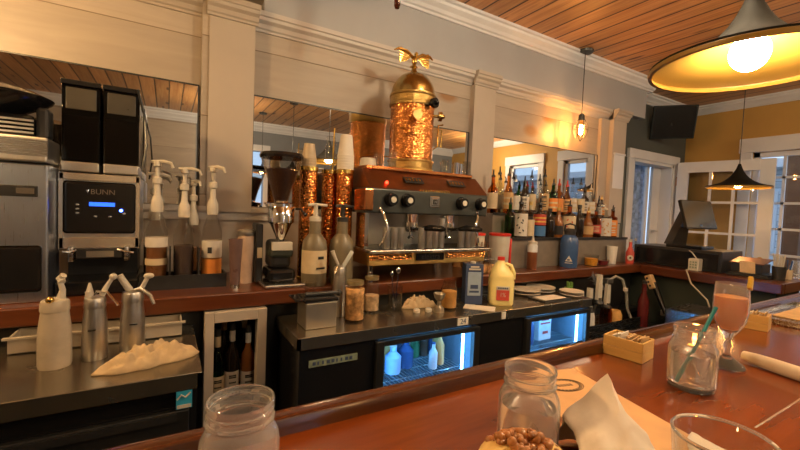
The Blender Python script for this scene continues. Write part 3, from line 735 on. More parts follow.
M().tube([(TX+.24, TY+.05, .72), (TX+.24, TY+.05, .82), (TX+.21, TY+.05, .82)], .004, 8).build('copper_pipe', m_brass, em)

# slim steel cups on the drip tray
p0 = (.79, 1.60, ZC+.1605)
t0 = thing('steel_cup', 'tall steel cup, left one of the cluster under the left steam wand', 'cup', (p0[0]+.088, 1.590, p0[2]), 0, 'slim steel cups on the drip tray')
M().lathe([(0, 0), (.0165, 0), (.0175, .004), (.0185, .100), (.0170, .100), (.016, .006), (0, .005)], seg=26).build('body', m_steelv, t0)
M().lathe([(.0182, .097), (.0195, .098), (.0195, .102), (.0170, .102)], seg=26).build('rolled_rim', m_steelv, t0)
for dx, y, tx, sc in ((.127, 1.586, 'tall steel cup, middle one of the cluster under the left steam wand', 1), (.166, 1.590, 'tall steel cup, right one of the cluster by the left steam wand', 1),
        (.285, 1.588, 'tall steel cup, left one of the cluster under the left group', 1), (.325, 1.584, 'tall steel cup, middle one of the cluster under the left group', 1), (.364, 1.588, 'tall steel cup, right one of the cluster under the left group', 1),
        (.412, 1.600, 'tallest steel cup, standing alone right of the middle cluster', 1.45), (.535, 1.590, 'tall steel cup, left one of the cluster at the right end of the tray', 1), (.575, 1.586, 'tall steel cup, middle one of the cluster at the right end of the tray', 1), (.615, 1.592, 'tall steel cup, right one of the cluster at the right end of the tray', 1)):
    dup(t0, (p0[0]+dx, y, p0[2]), None, tx, None, (1, 1, sc))
# glasses and shot cups on the machine
def cup(name, label, cat, loc, r, h, mat, group=None, taper=.8):
    t = M().lathe([(0, 0), (r*taper, 0), (r, h), (r*.94, h), (r*taper*.9, .004), (0, .004)], seg=20).build(name, mat, None, True, loc)
    t['label'] = label; t['category'] = cat
    if group: t['group'] = group
    return t
zt = ZC+.553
for i, (x, y, mt, tx) in enumerate(((.97, 1.72, m_thin, 'frosted tumbler left of the copper tower on the machine'), (1.30, 1.72, m_thin, 'frosted tumbler just right of the copper tower'), (1.345, 1.80, m_thin, 'frosted tumbler behind its twin right of the tower'),
        (1.365, 1.71, m_chrome, 'small steel cup left in the row at the right of the machine top'), (1.415, 1.735, m_chrome, 'small steel cup second in the row on the machine top'), (1.448, 1.80, plain('teal_cup', (.03, .14, .17), .4), 'dark teal cup near the right of the machine top'),
        (1.44, 1.71, m_thin, 'clear glass at the right front of the machine top'), (.93, 1.80, m_thin, 'frosted tumbler behind the left one on the machine top'))):
    cup('tumbler', tx, 'cup', (x, y, zt), .021, .075 if mt == m_thin else .06, mt, 'cups on top of the espresso machine')
t = thing('lid_stack', 'low stack of white cup lids on the left of the machine top', 'lids', (.845, 1.745, zt))
M().lathe([(0, 0), (.040, 0), (.041, .008), (.039, .012), (.040, .02), (.038, .024), (.039, .032), (.030, .038), (0, .038)], seg=28).build('lids', m_white, t)

# copper cup tubes
for i, (x, y, tx) in enumerate(((.560, 1.778, 'hammered copper tube at the left of the three beside the machine'), (.690, 1.845, 'darker copper tube in the middle of the three'), (.735, 1.765, 'hammered copper tube nearest the espresso machine'))):
    if i == 0:
        t0 = thing('cup_tube', tx, 'cup tube', (x, y, ZC), 0, 'copper cup tubes')
        M().lathe([(0, 0), (.040, 0), (.040, .52), (.037, .52), (.037, .515), (0, .515)], seg=36).build('tube', m_hcopper, t0)
        M().lathe([(.0395, .505), (.043, .507), (.043, .525), (.037, .525), (.037, .505)], seg=36, close=True).build('rim', m_brass, t0)
        M().lathe([(.0395, 0), (.043, 0), (.043, .02), (.0395, .022)], seg=36).build('foot', m_brass, t0)
    else: dup(t0, (x, y, ZC), None, tx)
def stack(name, label, loc, r, h, n, mat, cat='cups'):
    m = M(); z = 0; H = h*.62
    pr = [(0, 0), (r, 0)]
    step = (h-H)/max(1, n-1)
    for k in range(n): pr += [(r*1.03, k*step+.001), (r*1.03, k*step+.006), (r*.985, k*step+.007)]
    pr += [(r*.72, h), (0, h)]
    o = m.lathe(pr, seg=28).build(name, mat, None, True, loc); o['label'] = label; o['category'] = cat; return o
stack('cup_stack', 'stack of beige translucent cups upside down on the left copper tube', (.560, 1.778, ZC+.5155), .033, .115, 5, plain('beige_cup', (.50, .40, .27), .4))
stack('cup_stack', 'tall slim stack of clear plastic cups on the middle copper tube', (.690, 1.850, ZC+.5155), .029, .175, 7, m_thin)
stack('cup_stack', 'tall stack of white paper cups upside down on the copper tube by the machine', (.735, 1.765, ZC+.5255), .039, .165, 6, m_paper)
o = M().cyl((0, 0, 0), (.004, .0, .21), .003, seg=8).build('drinking_straw', m_yel, None, True, (.688, 1.813, ZC+.5155)); o['label'] = 'single yellowish straw standing by the clear cups'; o['category'] = 'straw'

# ------------------------------------------------------------------ left end machines
t = thing('iced_tea_brewer', 'tall brushed steel dispenser with dark drip recess at the far left edge', 'dispenser', (-.62, 1.67, ZC))
M().box(0, .29, 0, .16, .0, .445, .006).build('body', m_bluesteel, t, False)
M().box(.02, .275, -.004, .004, .035, .185, .010).build('drip_recess', m_blackg, t, False)
M().box(.0, .265, -.003, .002, .34, .375, .002).box(.21, .262, -.006, -.002, .343, .373).build('control_strip', m_blackp, t, False)
M().box(.215, .258, -.0075, -.005, .349, .367).build('badge', m_chrome, t, False)
M().box(-.02, .29, -.01, .16, .45, .53, .006).build('upper_box', m_steelv, t, False)
M().box(.0, .29, -.012, -.008, .47, .52).build('upper_plate', m_steel, t, False)
M().box(-.02, .25, .02, .16, .53, .60, .01).build('vent_block', m_blackg, t, False)
m = M()
for i in range(4): m.box(0, .25, .016, .021, .54+.013*i, .546+.013*i)
m.build('vent_slats', m_steelv, t, False)
m = M().lathe([(.06, .60), (.15, .655), (.155, .665), (.11, .685), (.04, .70), (0, .70)], (.13, .10, 0), 30); m.build('funnel_lid', m_blackg, t)
M().cyl((.12, -.01, .67), (.12, .03, .67), .014, seg=14).build('lid_knob', m_chrome, t)
M().box(.252, .285, .03, .10, .53, .63, .01).build('side_hopper', m_blackp, t, False)
t = thing('clear_sleeve', 'curved clear plastic bag of cups between the dispenser and the black grinder', 'bag', (-.368, 1.885, ZC))
M().lathe([(0, 0), (.028, 0), (.030, .40), (.030, .50), (.018, .60), (.004, .635)], seg=16).build('sleeve', m_thin, t)

# multi hopper grinder
gr = thing('coffee_grinder', 'tall black double-hopper coffee grinder with blue-lit control panel', 'grinder', (-.326, 1.79, ZC))
W = .236
M().box(0, W, -.06, .30, 0, .05, .006).build('base', m_blackg, gr, False)
M().box(.01, W-.01, .10, .30, .05, .16).build('column', m_black, gr, False)
M().box(0, W, 0, .30, .16, .43, .006).build('housing', m_steelv, gr, False)
M().box(.012, W-.012, -.006, .003, .215, .402, .010).build('control_panel', m_blackg, gr, False)
M().text('BUNN', .026, T(W*.53, -.0068, .365) @ rotm(PI/2)).tube([(W*.33, -.0075, .372), (W*.345, -.0075, .360), (W*.36, -.0075, .372)], .0035, 6).build('logo', m_chrome, gr, False)
M().box(W*.36, W*.68, -.0075, -.005, .314, .328, .001).build('display', m_lcd, gr, False)
M().sph((W*.76, -.007, .300), .0055, 1, .5, 1, 12).build('blue_light', m_bled, gr)
m = M()
for x, z in ((.22, .318), (.22, .303), (.22, .288), (.44, .277), (.62, .277), (.80, .289)): m.sph((W*x, -.006, z), .0045, 1.3, .4, .8, 10)
m.build('buttons', plain('button_grey', (.35, .35, .34), .5), gr)
M().box(.0, W, -.004, .0, .16, .20, .002).box(.0, W, -.004, 0, .405, .43, .002).box(0, .012, -.004, 0, .16, .43).box(W-.012, W, -.004, 0, .16, .43).build('steel_bezel', m_bezel, gr, False)
M().box(.05, W-.05, -.02, .10, .125, .16, .003).build('chute', m_blackp, gr, False)
M().box(.08, .16, -.021, -.017, .130, .152).build('chute_label', plain('dim_plate', (.16, .14, .11), .5), gr, False)
M().box(.03, .045, -.03, .05, .115, .17, .003).tube([(.015, -.02, .152), (.038, -.032, .150), (.055, -.03, .158)], .004, 8).build('bag_clamp', m_steel, gr)
M().box(W-.045, W-.03, -.03, .05, .115, .17, .003).tube([(W-.065, -.02, .158), (W-.04, -.032, .150), (W-.015, -.03, .145)], .004, 8).build('bag_clamp', m_steel, gr)
M().box(.005, W/2-.006, .0, .29, .435, .47, .004).box(W/2+.006, W-.005, 0, .29, .435, .47, .004).build('hopper_collar', m_steelv, gr, False)
for x0 in (.004, W/2+.004):
    w = W/2-.008
    h = M().box(x0, x0+w, .01, .28, .472, .74, .004).build('hopper', m_smoke, gr, False)
    M().box(x0+.004, x0+w-.004, .014, .276, .474, .635, .004).build('coffee_beans', m_beans, h, False)
    M().box(x0-.002, x0+w+.002, .004, .286, .738, .757, .003).build('lid', m_blackg, h, False)
    M().box(x0+.012, x0+w-.012, .007, .011, .655, .730, .002).build('lid_front', plain('dull_smoke_panel', (.05, .045, .036), .3), h, False)
M().tube([(W-.01, -.005, .755), (W+.012, .03, .66), (W+.02, .0, .55), (W+.008, -.01, .45)], .004, 8).build('cord', m_blackp, gr)

# syrup rack and pump bottles
rk = thing('syrup_rack', 'low black rack holding the three pump syrup bottles', 'rack', (-.085, 1.74, ZC))
M().box(0, .30, 0, .006, 0, .055).box(0, .30, .10, .106, 0, .055).box(0, .006, .006, .10, 0, .055).box(.294, .30, .006, .10, 0, .055).box(.006, .294, .006, .10, 0, .006).box(.095, .101, .006, .10, 0, .16).box(.195, .201, .006, .10, 0, .16).build('rack', m_blackp, rk, False)
def syrup(label, loc, liquid, h=.25, r=.037, rz=0, lab=None, ringc=None):
    t = thing('syrup_bottle', label, 'syrup bottle', loc, rz, 'pump syrup bottles in the black rack')
    M().lathe([(0, 0), (r*.95, 0), (r, .008), (r, h*.68), (r*.93, h*.75), (r*.62, h*.87), (r*.45, h*.91), (r*.42, h)], seg=24).build('bottle', m_thin, t)
    M().lathe([(0, .004), (r*.92, .004), (r*.93, h*.55), (0, h*.55)], seg=24).build('syrup', liquid, t)
    if lab: M().lathe([(r+.001, h*.06), (r+.001, h*.34)], seg=24).build('label', lab, t); M().lathe([(r+.001, h*.36), (r+.001, h*.58)], seg=24).build('upper_label', l_white, t); M().box(-.008, .008, -r-.0025, -r, h*.42, h*.50).build('label_mark', l_black, t)
    if ringc: M().lathe([(r+.001, h*.50), (r+.001, h*.62)], seg=24).build('label', l_white, t); M().lathe([(r+.001, h*.28), (r+.001, h*.36)], seg=24).build('label_band', l_cream, t)
    p = M().lathe([(0, h*.93), (r*.55, h*.93), (r*.58, h), (r*.55, h+.022), (r*.42, h+.035), (.012, h+.045), (.010, h+.085), (.016, h+.088), (.016, h+.110), (.008, h+.115), (.007, h+.150), (.014, h+.155), (.012, h+.176), (0, h+.18)], seg=18)
    p.tube([(-.02, .012, h+.172), (.02, -.015, h+.174), (.045, -.03, h+.168), (.052, -.034, h+.150)], [.006, .007, .006, .005], 8)
    p.build('pump', m_white, t)
    return t
m_s1 = plain('brown_syrup', (.19, .08, .03), .3); m_s2 = plain('dark_syrup', (.07, .05, .045), .2); m_s3 = plain('amber_syrup', (.34, .17, .05), .3)
syrup('pump bottle with cream bands, leftmost in the black syrup rack', (-.033, 1.793, ZC+.006), m_s1, .315, ringc=1)
syrup('pump bottle of dark plain syrup in the middle of the black rack', (.060, 1.793, ZC+.006), m_s2, .295, rz=.2)
syrup('pump bottle with orange and white label, rightmost in the black rack', (.163, 1.793, ZC+.006), m_s3, .31, rz=-.3, lab=l_orange)
t = syrup('clear pump bottle standing behind the syrup rack on the left', (-.045, 1.93, ZC), m_s2, .28, rz=.9); t['group'] = 'spare pump bottles behind the rack'
t = syrup('clear pump bottle standing behind the middle of the syrup rack', (.10, 1.94, ZC), m_s1, .26, rz=-.6); t['group'] = 'spare pump bottles behind the rack'

t = thing('plastic_tumbler', 'dark translucent plastic tumbler leaning beside the syrup rack', 'cup', (.242, 1.70, ZC))
M().lathe([(0, 0), (.016, 0), (.018, .02), (.0185, .02), (.027, .20), (.025, .20), (.017, .02), (0, .015)], seg=24).build('cup', plain('mauve_plastic', (.14, .085, .08), .3), t)
M().lathe([(.0, -.0), (.0175, 0), (.0175, .022), (0, .022)], seg=24).build('base', m_steel, t)
t = thing('travel_mug', 'pale beige travel mug with steel lid behind the dark tumbler', 'mug', (.298, 1.80, ZC))
M().lathe([(0, 0), (.028, 0), (.034, .205), (0, .205)], seg=28).build('body', plain('blush_enamel', (.48, .35, .27), .4), t)
M().lathe([(.0345, .205), (.036, .208), (.036, .225), (.030, .232), (0, .232)], seg=28).build('lid', m_steelv, t)
t = thing('labelled_box', 'narrow black canister with a small white label beside the coffee mill', 'canister', (.352, 1.80, ZC))
M().box(-.018, .012, -.03, .07, 0, .26, .006).build('body', m_blackp, t, False)
M().box(-.012, .008, -.0315, -.029, .11, .155).build('label', l_cream, t, False)

# espresso mill with cone hopper
gm = thing('espresso_mill', 'black and chrome espresso mill with clear cone hopper of beans', 'grinder', (.428, 1.74, ZC))
M().box(-.085, .085, -.12, .11, 0, .016, .006).build('tray', m_steel, gm, False)
M().box(-.055, .055, -.07, .09, .016, .07, .014).build('base', m_blackg, gm, False)
M().box(-.045, .045, -.03, .09, .07, .19, .018).build('body', m_blackp, gm, False)
M().box(-.05, .05, -.045, .03, .118, .155, .012).build('doser_fork', m_darkgreen, gm, False)
M().box(-.043, .043, -.052, -.03, .150, .186, .002).build('white_plate', m_white, gm, False)
M().lathe([(0, .18), (.010, .18), (.046, .262), (.056, .270), (.056, .335), (.050, .345), (0, .345)], (0, -.01, 0), 36).build('doser', m_chrome, gm)
M().lathe([(.060, .335), (.064, .337), (.064, .350), (.03, .356), (.028, .36), (0, .36)], (0, 0, 0), 36).build('collar', m_chrome, gm)
M().lathe([(.030, .36), (.046, .42), (.088, .545), (.086, .545), (.044, .42), (.028, .36)], seg=36, close=True).build('hopper', m_thin, gm)
M().lathe([(0, .362), (.027, .362), (.043, .42), (.068, .497), (.03, .505), (0, .500)], seg=36).build('coffee_beans', m_beans, gm)
M().lathe([(0, .546), (.092, .546), (.094, .556), (.088, .568), (.02, .574), (0, .574)], seg=40).build('lid', m_blackg, gm)
M().tube([(.058, -.03, .33), (.075, -.05, .33), (.085, -.07, .31)], .005, 8).sph((.087, -.073, .308), .009).build('lever', m_blackg, gm)

# big pump jugs
def jug(label, loc, body, pumpm, lab=None, rz=0):
    t = thing('sauce_jug', label, 'pump jug', loc, rz, 'large pump sauce jugs by the espresso machine')
    M().lathe([(0, 0), (.050, 0), (.054, .01), (.054, .165), (.050, .195), (.026, .225), (.024, .28), (0, .28)], seg=30).build('body', body, t)
    if lab: M().lathe([(.0547, .055), (.0547, .155)], seg=30).build('label', lab, t); M().box(-.02, .02, -.0565, -.054, .075, .083).box(-.012, .014, -.0565, -.054, .118, .13).build('label_print', l_black, t)
    M().lathe([(0, .28), (.026, .28), (.026, .298), (.012, .303), (.009, .34), (.010, .345), (.010, .357), (0, .358)], seg=20).tube([(-.035, 0, .350), (.0, 0, .354), (.05, -.01, .350)], .006, 10).build('pump', pumpm, t)
    return t
m_jugp = plain('grey_translucent_jug', (.17, .14, .09), .35)
jug('grey pump jug with cream label left of the copper tubes', (.560, 1.662, ZC), m_jugp, m_white, l_cream, .2)
jug('grey pump jug with black pump right beside the espresso machine', (.688, 1.664, ZC), m_jugp, m_blackp, None, .1)

# ------------------------------------------------------------------ whippers and rag on the left steel top
def whipper(label, loc, mat, r=.034, h=.165, rz=0, lever=None, two=True, nz=1, mark=True):
    t = thing('cream_whipper', label, 'whipper', loc, rz, 'cream whippers on the steel worktop')
    M().lathe([(0, 0), (r*.95, 0), (r, .006), (r, h*.42), (r*.95, h*.66), (r*.84, h*.88), (r*.82, h*.93), (0, h*.93)], seg=36).build('bottle', mat, t)
    hd = M().lathe([(r*.84, h*.93), (r*.87, h*.935), (r*.87, h*1.06), (r*.78, h*1.11), (r*.40, h*1.14), (0, h*1.15)], seg=32).build('head', mat if mat is m_wh else m_steelv, t)
    return t, hd
t, hd = whipper('stout white cream whipper with white nozzle on the left steel top', (-.259, 1.385, ZS), m_wh, .037, .165)
M().tube([(.012, 0, .185), (.016, 0, .21), (.010, 0, .235)], [.011, .007, .006], 10).tube([(.016, -.006, .232), (.010, .006, .24), (.018, 0, .250)], [.008, .010, .008], 10).build('nozzle', m_white, t)
M().sph((-.006, -.024, .188), .010, 1, 1, 1, 12).build('valve', m_brass, t)
t, hd = whipper('slim steel cream whipper in the middle of the three', (-.175, 1.41, ZS), m_steelv, .031, .160)
M().tube([(-.002, 0, .18), (.004, 0, .195), (.03, -.02, .195), (.055, -.04, .165), (.058, -.042, .158)], .0035, 8).build('lever', m_chrome, t)
M().tube([(.015, 0, .182), (.030, 0, .215), (.040, 0, .232)], [.008, .006, .0055], 10).sph((.042, 0, .236), .010).build('nozzle', m_white, t)
M().cyl((-.014, 0, .18), (-.016, 0, .196), .008, seg=12).build('charger_cap', m_white, t)
M().box(-.012, .006, -.034, -.029, .088, .092).build('maker_mark', m_blackp, t)
t, hd = whipper('steel cream whipper with broad lever nearest the folded rag', (-.085, 1.42, ZS), m_steelv, .033, .168)
M().tube([(0, 0, .190), (.02, -.008, .198), (.045, -.022, .175), (.055, -.03, .150)], [.004, .005, .006, .005], 8).build('lever', m_steelv, t)
M().tube([(-.008, 0, .190), (-.028, 0, .226), (-.034, 0, .238)], [.010, .009, .009], 10).build('charger_holder', m_white, t)
M().tube([(.020, 0, .190), (.036, .0, .226)], [.007, .006], 10).sph((.040, 0, .232), .011, 1.3, 1, .8).build('nozzle', m_white, t)
M().box(-.006, .014, -.035, -.031, .092, .096).build('maker_mark', m_blackp, t)
for x, y in ((-.20, 1.47), ):
    t = thing('decorating_tip', 'small white cone nozzle standing behind the middle whipper', 'nozzle', (-.247+.03, 1.63, ZC))
    M().lathe([(0, 0), (.015, 0), (.014, .015), (.005, .055), (.003, .062), (0, .062)], seg=18).build('cone', m_white, t)

def rag(name, label, cat, loc, lx, ly, h, mat, seed, rz=0, mound=1.0, flat=.012, fold=3):
    random.seed(seed); n, k = 46, 26
    ph = [random.uniform(0, 6.28) for _ in range(10)]
    m = M(); top = []; bot = []
    for j in range(k):
        rt, rb = [], []
        for i in range(n):
            u, v = i/(n-1)*2-1, j/(k-1)*2-1
            a = math.atan2(v, u); e = 1+.10*math.sin(3*a+ph[0])+.07*math.sin(5*a+ph[1])+.04*math.sin(9*a+ph[2])
            # squircle map to rounded outline
            x = u*math.sqrt(1-v*v*.42)*lx*e; y = v*math.sqrt(1-u*u*.42)*ly*e
            d = max(abs(u), abs(v)); ed = max(0, 1-d**4)
            f = abs(math.sin(fold*u*2.1+2.2*v+ph[3]+.5*math.sin(3*v+ph[7])))*.55+abs(math.sin(4.1*v-2.7*u+ph[4]))*.45+abs(math.sin(9*u+5*v+ph[5]+math.sin(5*u)))*.32+.2*math.sin(19*u-11*v+ph[6])
            z = .003+ed*(flat+h*max(0, (1-(u*.9)**2)*(1-(v*.9)**2))*mound*.18+h*f*.62*(1-.35*d))
            rt.append(m.b.verts.new((x, y, z))); rb.append(m.b.verts.new((x*.985, y*.985, 0)))
        top.append(rt); bot.append(rb)
    for j in range(k-1):
        for i in range(n-1):
            m.b.faces.new((top[j][i], top[j][i+1], top[j+1][i+1], top[j+1][i])); m.b.faces.new((bot[j][i], bot[j+1][i], bot[j+1][i+1], bot[j][i+1]))
    for i in range(n-1):
        m.b.faces.new((top[0][i], bot[0][i], bot[0][i+1], top[0][i+1])); m.b.faces.new((top[-1][i], top[-1][i+1], bot[-1][i+1], bot[-1][i]))
    for j in range(k-1):
        m.b.faces.new((top[j][0], top[j+1][0], bot[j+1][0], bot[j][0])); m.b.faces.new((top[j][-1], bot[j][-1], bot[j+1][-1], top[j+1][-1]))
    o = m.build(name, mat, None, True, loc); o.rotation_euler = (0, 0, rz); o['label'] = label; o['category'] = cat
    o.data.set_sharp_from_angle(angle=PI); return o
rag('bar_towel', 'crumpled beige cloth lying on the left steel worktop beside the whippers', 'cloth', (-.035, 1.315, ZS), .118, .055, .045, m_cloth, 5, .35)
rag('bar_towel', 'bunched pale cloth on the steel top between the glass and the ochre jar', 'cloth', (1.045, 1.555, ZS), .085, .035, .045, m_cloth, 11, -.1)

# ------------------------------------------------------------------ steel top of the right cooler
t = thing('knock_box', 'steel knock box with black rim on the left end of the cooler top', 'knock box', (.513, 1.47, ZS))
M().box(-.062, .062, -.055, .055, 0, .10, .004).build('box', plain('satin_steel', (.50, .46, .38), .38, .9, .06), t, False)
M().box(-.066, .066, -.06, .06, .10, .116, .004).box(-.10, -.066, -.05, .05, .108, .116, .003).build('rim', m_blackg, t, False)
M().cyl((-.05, 0, .122), (.085, 0, .122), .009, seg=14).sph((.09, 0, .120), .013).build('bar', m_blackp, t)
def jar(name, label, loc, r, h, fill, fh, lidm=None, group=None, wallm=None):
    t = thing(name, label, 'jar', loc, 0, group)
    M().lathe([(0, 0), (r*.9, 0), (r, .008), (r, h*.72), (r*.86, h*.82), (r*.78, h*.86), (r*.80, h), (r*.76, h), (r*.74, h*.86), (r*.95, h*.72), (r*.95, .01), (0, .006)], seg=32).build('glass', wallm or m_thin, t)
    if fill: M().lathe([(0, .007), (r*.93, .009), (r*.94, fh), (r*.5, fh+.004), (0, fh+.006)], seg=28).build('contents', fill, t)
    if lidm: M().lathe([(0, h*.97), (r*.84, h*.97), (r*.86, h*.975), (r*.86, h*1.08), (0, h*1.085)], seg=28).build('lid', lidm, t)
    return t
m_lid = plain('gold_lid', (.52, .42, .22), .3, .7)
jar('nut_jar', 'glass jar of orange-brown nuts at the front of the steel top', (.672, 1.465, ZS), .041, .155, m_nuts, .135, m_lid)
jar('nut_jar', 'glass jar half full of pale nuts behind the orange-brown one', (.800, 1.565, ZS), .036, .150, m_nuts2, .075, m_lid)
jar('sauce_jar', 'open glass jar of ochre sauce left of the blue carton', (1.172, 1.475, ZS), .039, .135, m_ochre, .085)
t = thing('water_glass', 'empty ribbed drinking glass with spoons on the steel top beneath the machine', 'glass', (.905, 1.535, ZS))
M().lathe([(0, 0), (.028, 0), (.032, .01), (.036, .12), (.033, .12), (.029, .012), (0, .010)], seg=16).build('glass', m_thin, t)
M().tube([(0, 0, .012), (.012, .0, .15), (.014, 0, .175)], .0025, 6).sph((.014, 0, .185), .012, 1, .4, 1.3, 12).tube([(.0, .01, .012), (-.012, .01, .16)], .0025, 6).sph((-.013, .01, .17), .010, 1, .4, 1.3, 12).build('spoons', m_chrome, t)
t = thing('egg_cup', 'small pewter stemmed cup standing between the cloth and the ochre jar', 'cup', (1.088, 1.44, ZS))
M().lathe([(0, 0), (.026, 0), (.024, .018), (.011, .03), (.009, .05), (.022, .065), (.028, .085), (.026, .088), (.019, .07), (0, .058)], seg=24).build('cup', plain('pewter', (.30, .26, .20), .4, .6), t)
for x, y, tx in ((.985, 1.47, 'small white cup lid at the foot of the ribbed glass'), (1.045, 1.462, 'small white crumpled paper near the pewter cup')):
    o = M().lathe([(0, 0), (.015, 0), (.016, .012), (.010, .018), (0, .018)], seg=16).build('portion_cup', m_white, None, True, (x, y, ZS)); o['label'] = tx; o['category'] = 'cap'
t, hd = whipper('slim steel cream whipper with two white tips by the nut jars', (.640, 1.56, ZS), m_steelv, .029, .19); t['group'] = ''; del t['group']
M().tube([(-.008, 0, .22), (-.025, 0, .255), (-.036, 0, .28)], [.006, .007, .009], 10).build('left_nozzle', m_white, t)
M().box(-.008, .010, -.003, .003, .0, .085, .002, T(.010, 0, .205) @ rotm(0, R_(32), 0)).build('spatula_tip', plain('pale_plastic', (.5, .52, .48), .4), t)
M().tube([(0, -.01, .215), (-.022, -.03, .215), (-.035, -.035, .190)], .004, 8).build('lever', m_chrome, t)
# small drink glass seen in front of the mill
t = thing('shot_glass', 'small clear shot glass standing on the black rim of the knock box', 'glass', (.490, 1.49, ZS+.1165))
M().lathe([(0, 0), (.020, 0), (.026, .05), (.023, .05), (.018, .010), (0, .008)], seg=22).build('glass', m_thin, t)

# carton
t = thing('milk_carton', 'blue and white drink carton standing on the steel top beside the milk jug', 'carton', (1.355, 1.52, ZS), -.42)
M().box(-.046, .046, -.034, .034, 0, .205, .002).build('body', m_navy, t, False)
M().box(-.034, .034, -.0355, -.0335, .045, .165, .002).build('front_panel', plain('pale_blue_print', (.30, .38, .48), .5), t, False)
M().box(.0455, .0472, -.026, .028, .03, .155).build('white_panel', m_lab, t, False)
m = M()
for z in (.06, .075, .09, .12, .14): m.box(.047, .0478, -.02, .022, z, z+.005)
m.build('side_print', m_navy, t, False)
for z, w in ((.175, .03), (.187, .022)): M().box(-w, w, -.0362, -.0335, z, z+.008).build('top_print', m_white, t, False)
M().box(-.025, .025, -.0362, -.0335, .06, .07).box(-.02, .02, -.0362, -.0335, .08, .10).build('front_print', m_navy, t, False)
M().cyl((0, .0, .205), (0, 0, .215), .014, seg=16).build('cap', m_white, t)

# milk jug
t = thing('milk_jug', 'gallon jug of milky yellow liquid with red cap and red label', 'jug', (1.488, 1.45, ZS), -.62)
t.scale = (.86, .86, .97)
m = M()
def loft(m, rings):
    vs = [[m.b.verts.new(p) for p in r] for r in rings]; n = len(vs[0])
    for a, b_ in zip(vs, vs[1:]):
        for i in range(n): m.b.faces.new((a[i], a[(i+1) % n], b_[(i+1) % n], b_[i]))
    m.b.faces.new(list(reversed(vs[0]))); m.b.faces.new(vs[-1]); return m
def sq(rx, ry, z, e=4., n=32, cx=0, cy=0):
    o = []
    for i in range(n):
        a = 2*PI*i/n; c, s_ = math.cos(a), math.sin(a)
        k = (abs(c)**e+abs(s_)**e)**(-1/e); o.append((cx+rx*k*c, cy+ry*k*s_, z))
    return o
loft(m, [sq(.064, .064, 0), sq(.071, .071, .010), sq(.072, .072, .125), sq(.069, .069, .135), sq(.071, .071, .143), sq(.066, .068, .165, 3.4), sq(.050, .055, .190, 2.8, cx=-.004), sq(.034, .036, .212, 2.3, cx=-.006), sq(.022, .022, .226, 2, cx=-.006), sq(.020, .020, .235, 2, cx=-.006)])
m.build('bottle', m_milk, t)
M().tube([(.018, -.02, .218), (.050, -.03, .208), (.066, -.034, .175), (.066, -.034, .140)], [.009, .011, .011, .010], 12).build('handle', m_milk, t)
M().cyl((-.006, 0, .233), (-.006, 0, .251), .022, .021, 24).build('cap', m_red, t)
lb = M().box(-.038, .038, -.0745, -.0705, .030, .105, .004).build('label', m_white, t, False)
M().box(-.036, .036, -.0755, -.0735, .032, .085).build('red_print', l_red, lb, False)
M().text('1%', .030, T(0, -.0762, .060) @ rotm(PI/2)).build('label_lettering', m_white, lb, False)
m = M()
for i in range(5): m.box(-.028+.012*i, -.020+.012*i, -.076, -.074, .091, .099)
m.build('blue_print', m_navy, lb, False)

# plates, tray
def plate(label, loc, r, n=1, mat=m_white):
    t = thing('plate', label, 'plate', loc, 0, 'pale plates on the steel top')
    m = M()
    m.lathe([(0, 0), (r*.6, 0), (r, .014), (r*.98, .017), (r*.6, .005), (0, .005)], seg=36); m.build('plate', mat, t); return t
m_plate = plain('plate_cream', (.50, .44, .36), .4)
a = plate('lowest plate of the left stack behind the dark tray', (1.80, 1.56, ZS), .085, 1, m_plate)
dup(a, (1.805, 1.563, ZS+.0175), 0, 'top plate of the left stack behind the dark tray')
dup(a, (1.955, 1.58, ZS), 0, 'lowest plate of the middle stack behind the dark tray')
dup(a, (1.955, 1.578, ZS+.0175), 0, 'upper plate of the middle stack behind the dark tray')
dup(a, (2.035, 1.425, ZS), 0, 'lowest plate at the right end of the steel top', scale=(.8, .8, 1))
dup(a, (2.035, 1.425, ZS+.0175), 0, 'top plate at the right end of the steel top', scale=(.8, .8, 1))
t = thing('serving_tray', 'dark flat tray with a pale paper sheet on it at the cooler front', 'tray', (1.835, 1.42, ZS))
M().box(-.11, .11, -.062, .055, 0, .008, .002).box(-.11, .11, -.062, -.056, .008, .014).box(-.11, .11, .049, .055, .008, .014).build('tray', m_blackp, t, False)
M().box(-.09, .085, -.048, .04, .0082, .012, 0).build('paper', m_napkin, t, False)
t = thing('paper_strip', 'long cream paper strip lying on the steel top in front of the blue carton', 'paper', (1.34, 1.405, ZS))
M().box(-.045, .045, -.05, .10, 0, .002, 0, rotm(0, 0, .75)).build('sheet', m_napkin, t, False)

# ------------------------------------------------------------------ items on the wood counter right of the machine
def tub(name, label, cat, loc, r, h, mat, lidm, rz=0, band=None):
    t = thing(name, label, cat, loc, rz)
    M().lathe([(0, 0), (r*.86, 0), (r*.88, .004), (r, h*.95), (0, h*.95)], seg=32).build('body', mat, t)
    M().lathe([(0, h*.94), (r*1.05, h*.94), (r*1.06, h*.95), (r*1.06, h), (r*.98, h*1.01), (0, h*1.01)], seg=32).build('lid', lidm, t)
    if band: M().box(r*.55, r*.80, -r*.85, -r*.5, .01, h*.88, .004).build('red_stripe', band, t)
    return t
tub('lidded_tub', 'white tub with red lid directly right of the espresso machine', 'tub', (1.628, 1.815, ZC), .055, .22, m_white, m_red)
tub('lidded_tub', 'larger white tub with red lid and red stripe behind the milk jug', 'tub', (1.765, 1.75, ZC), .064, .222, m_white, m_red, 0, m_red)
t = thing('tall_wooden_mill', 'brown wooden pepper mill beside the machine\'s right end', 'mill', (1.590, 1.93, ZC))
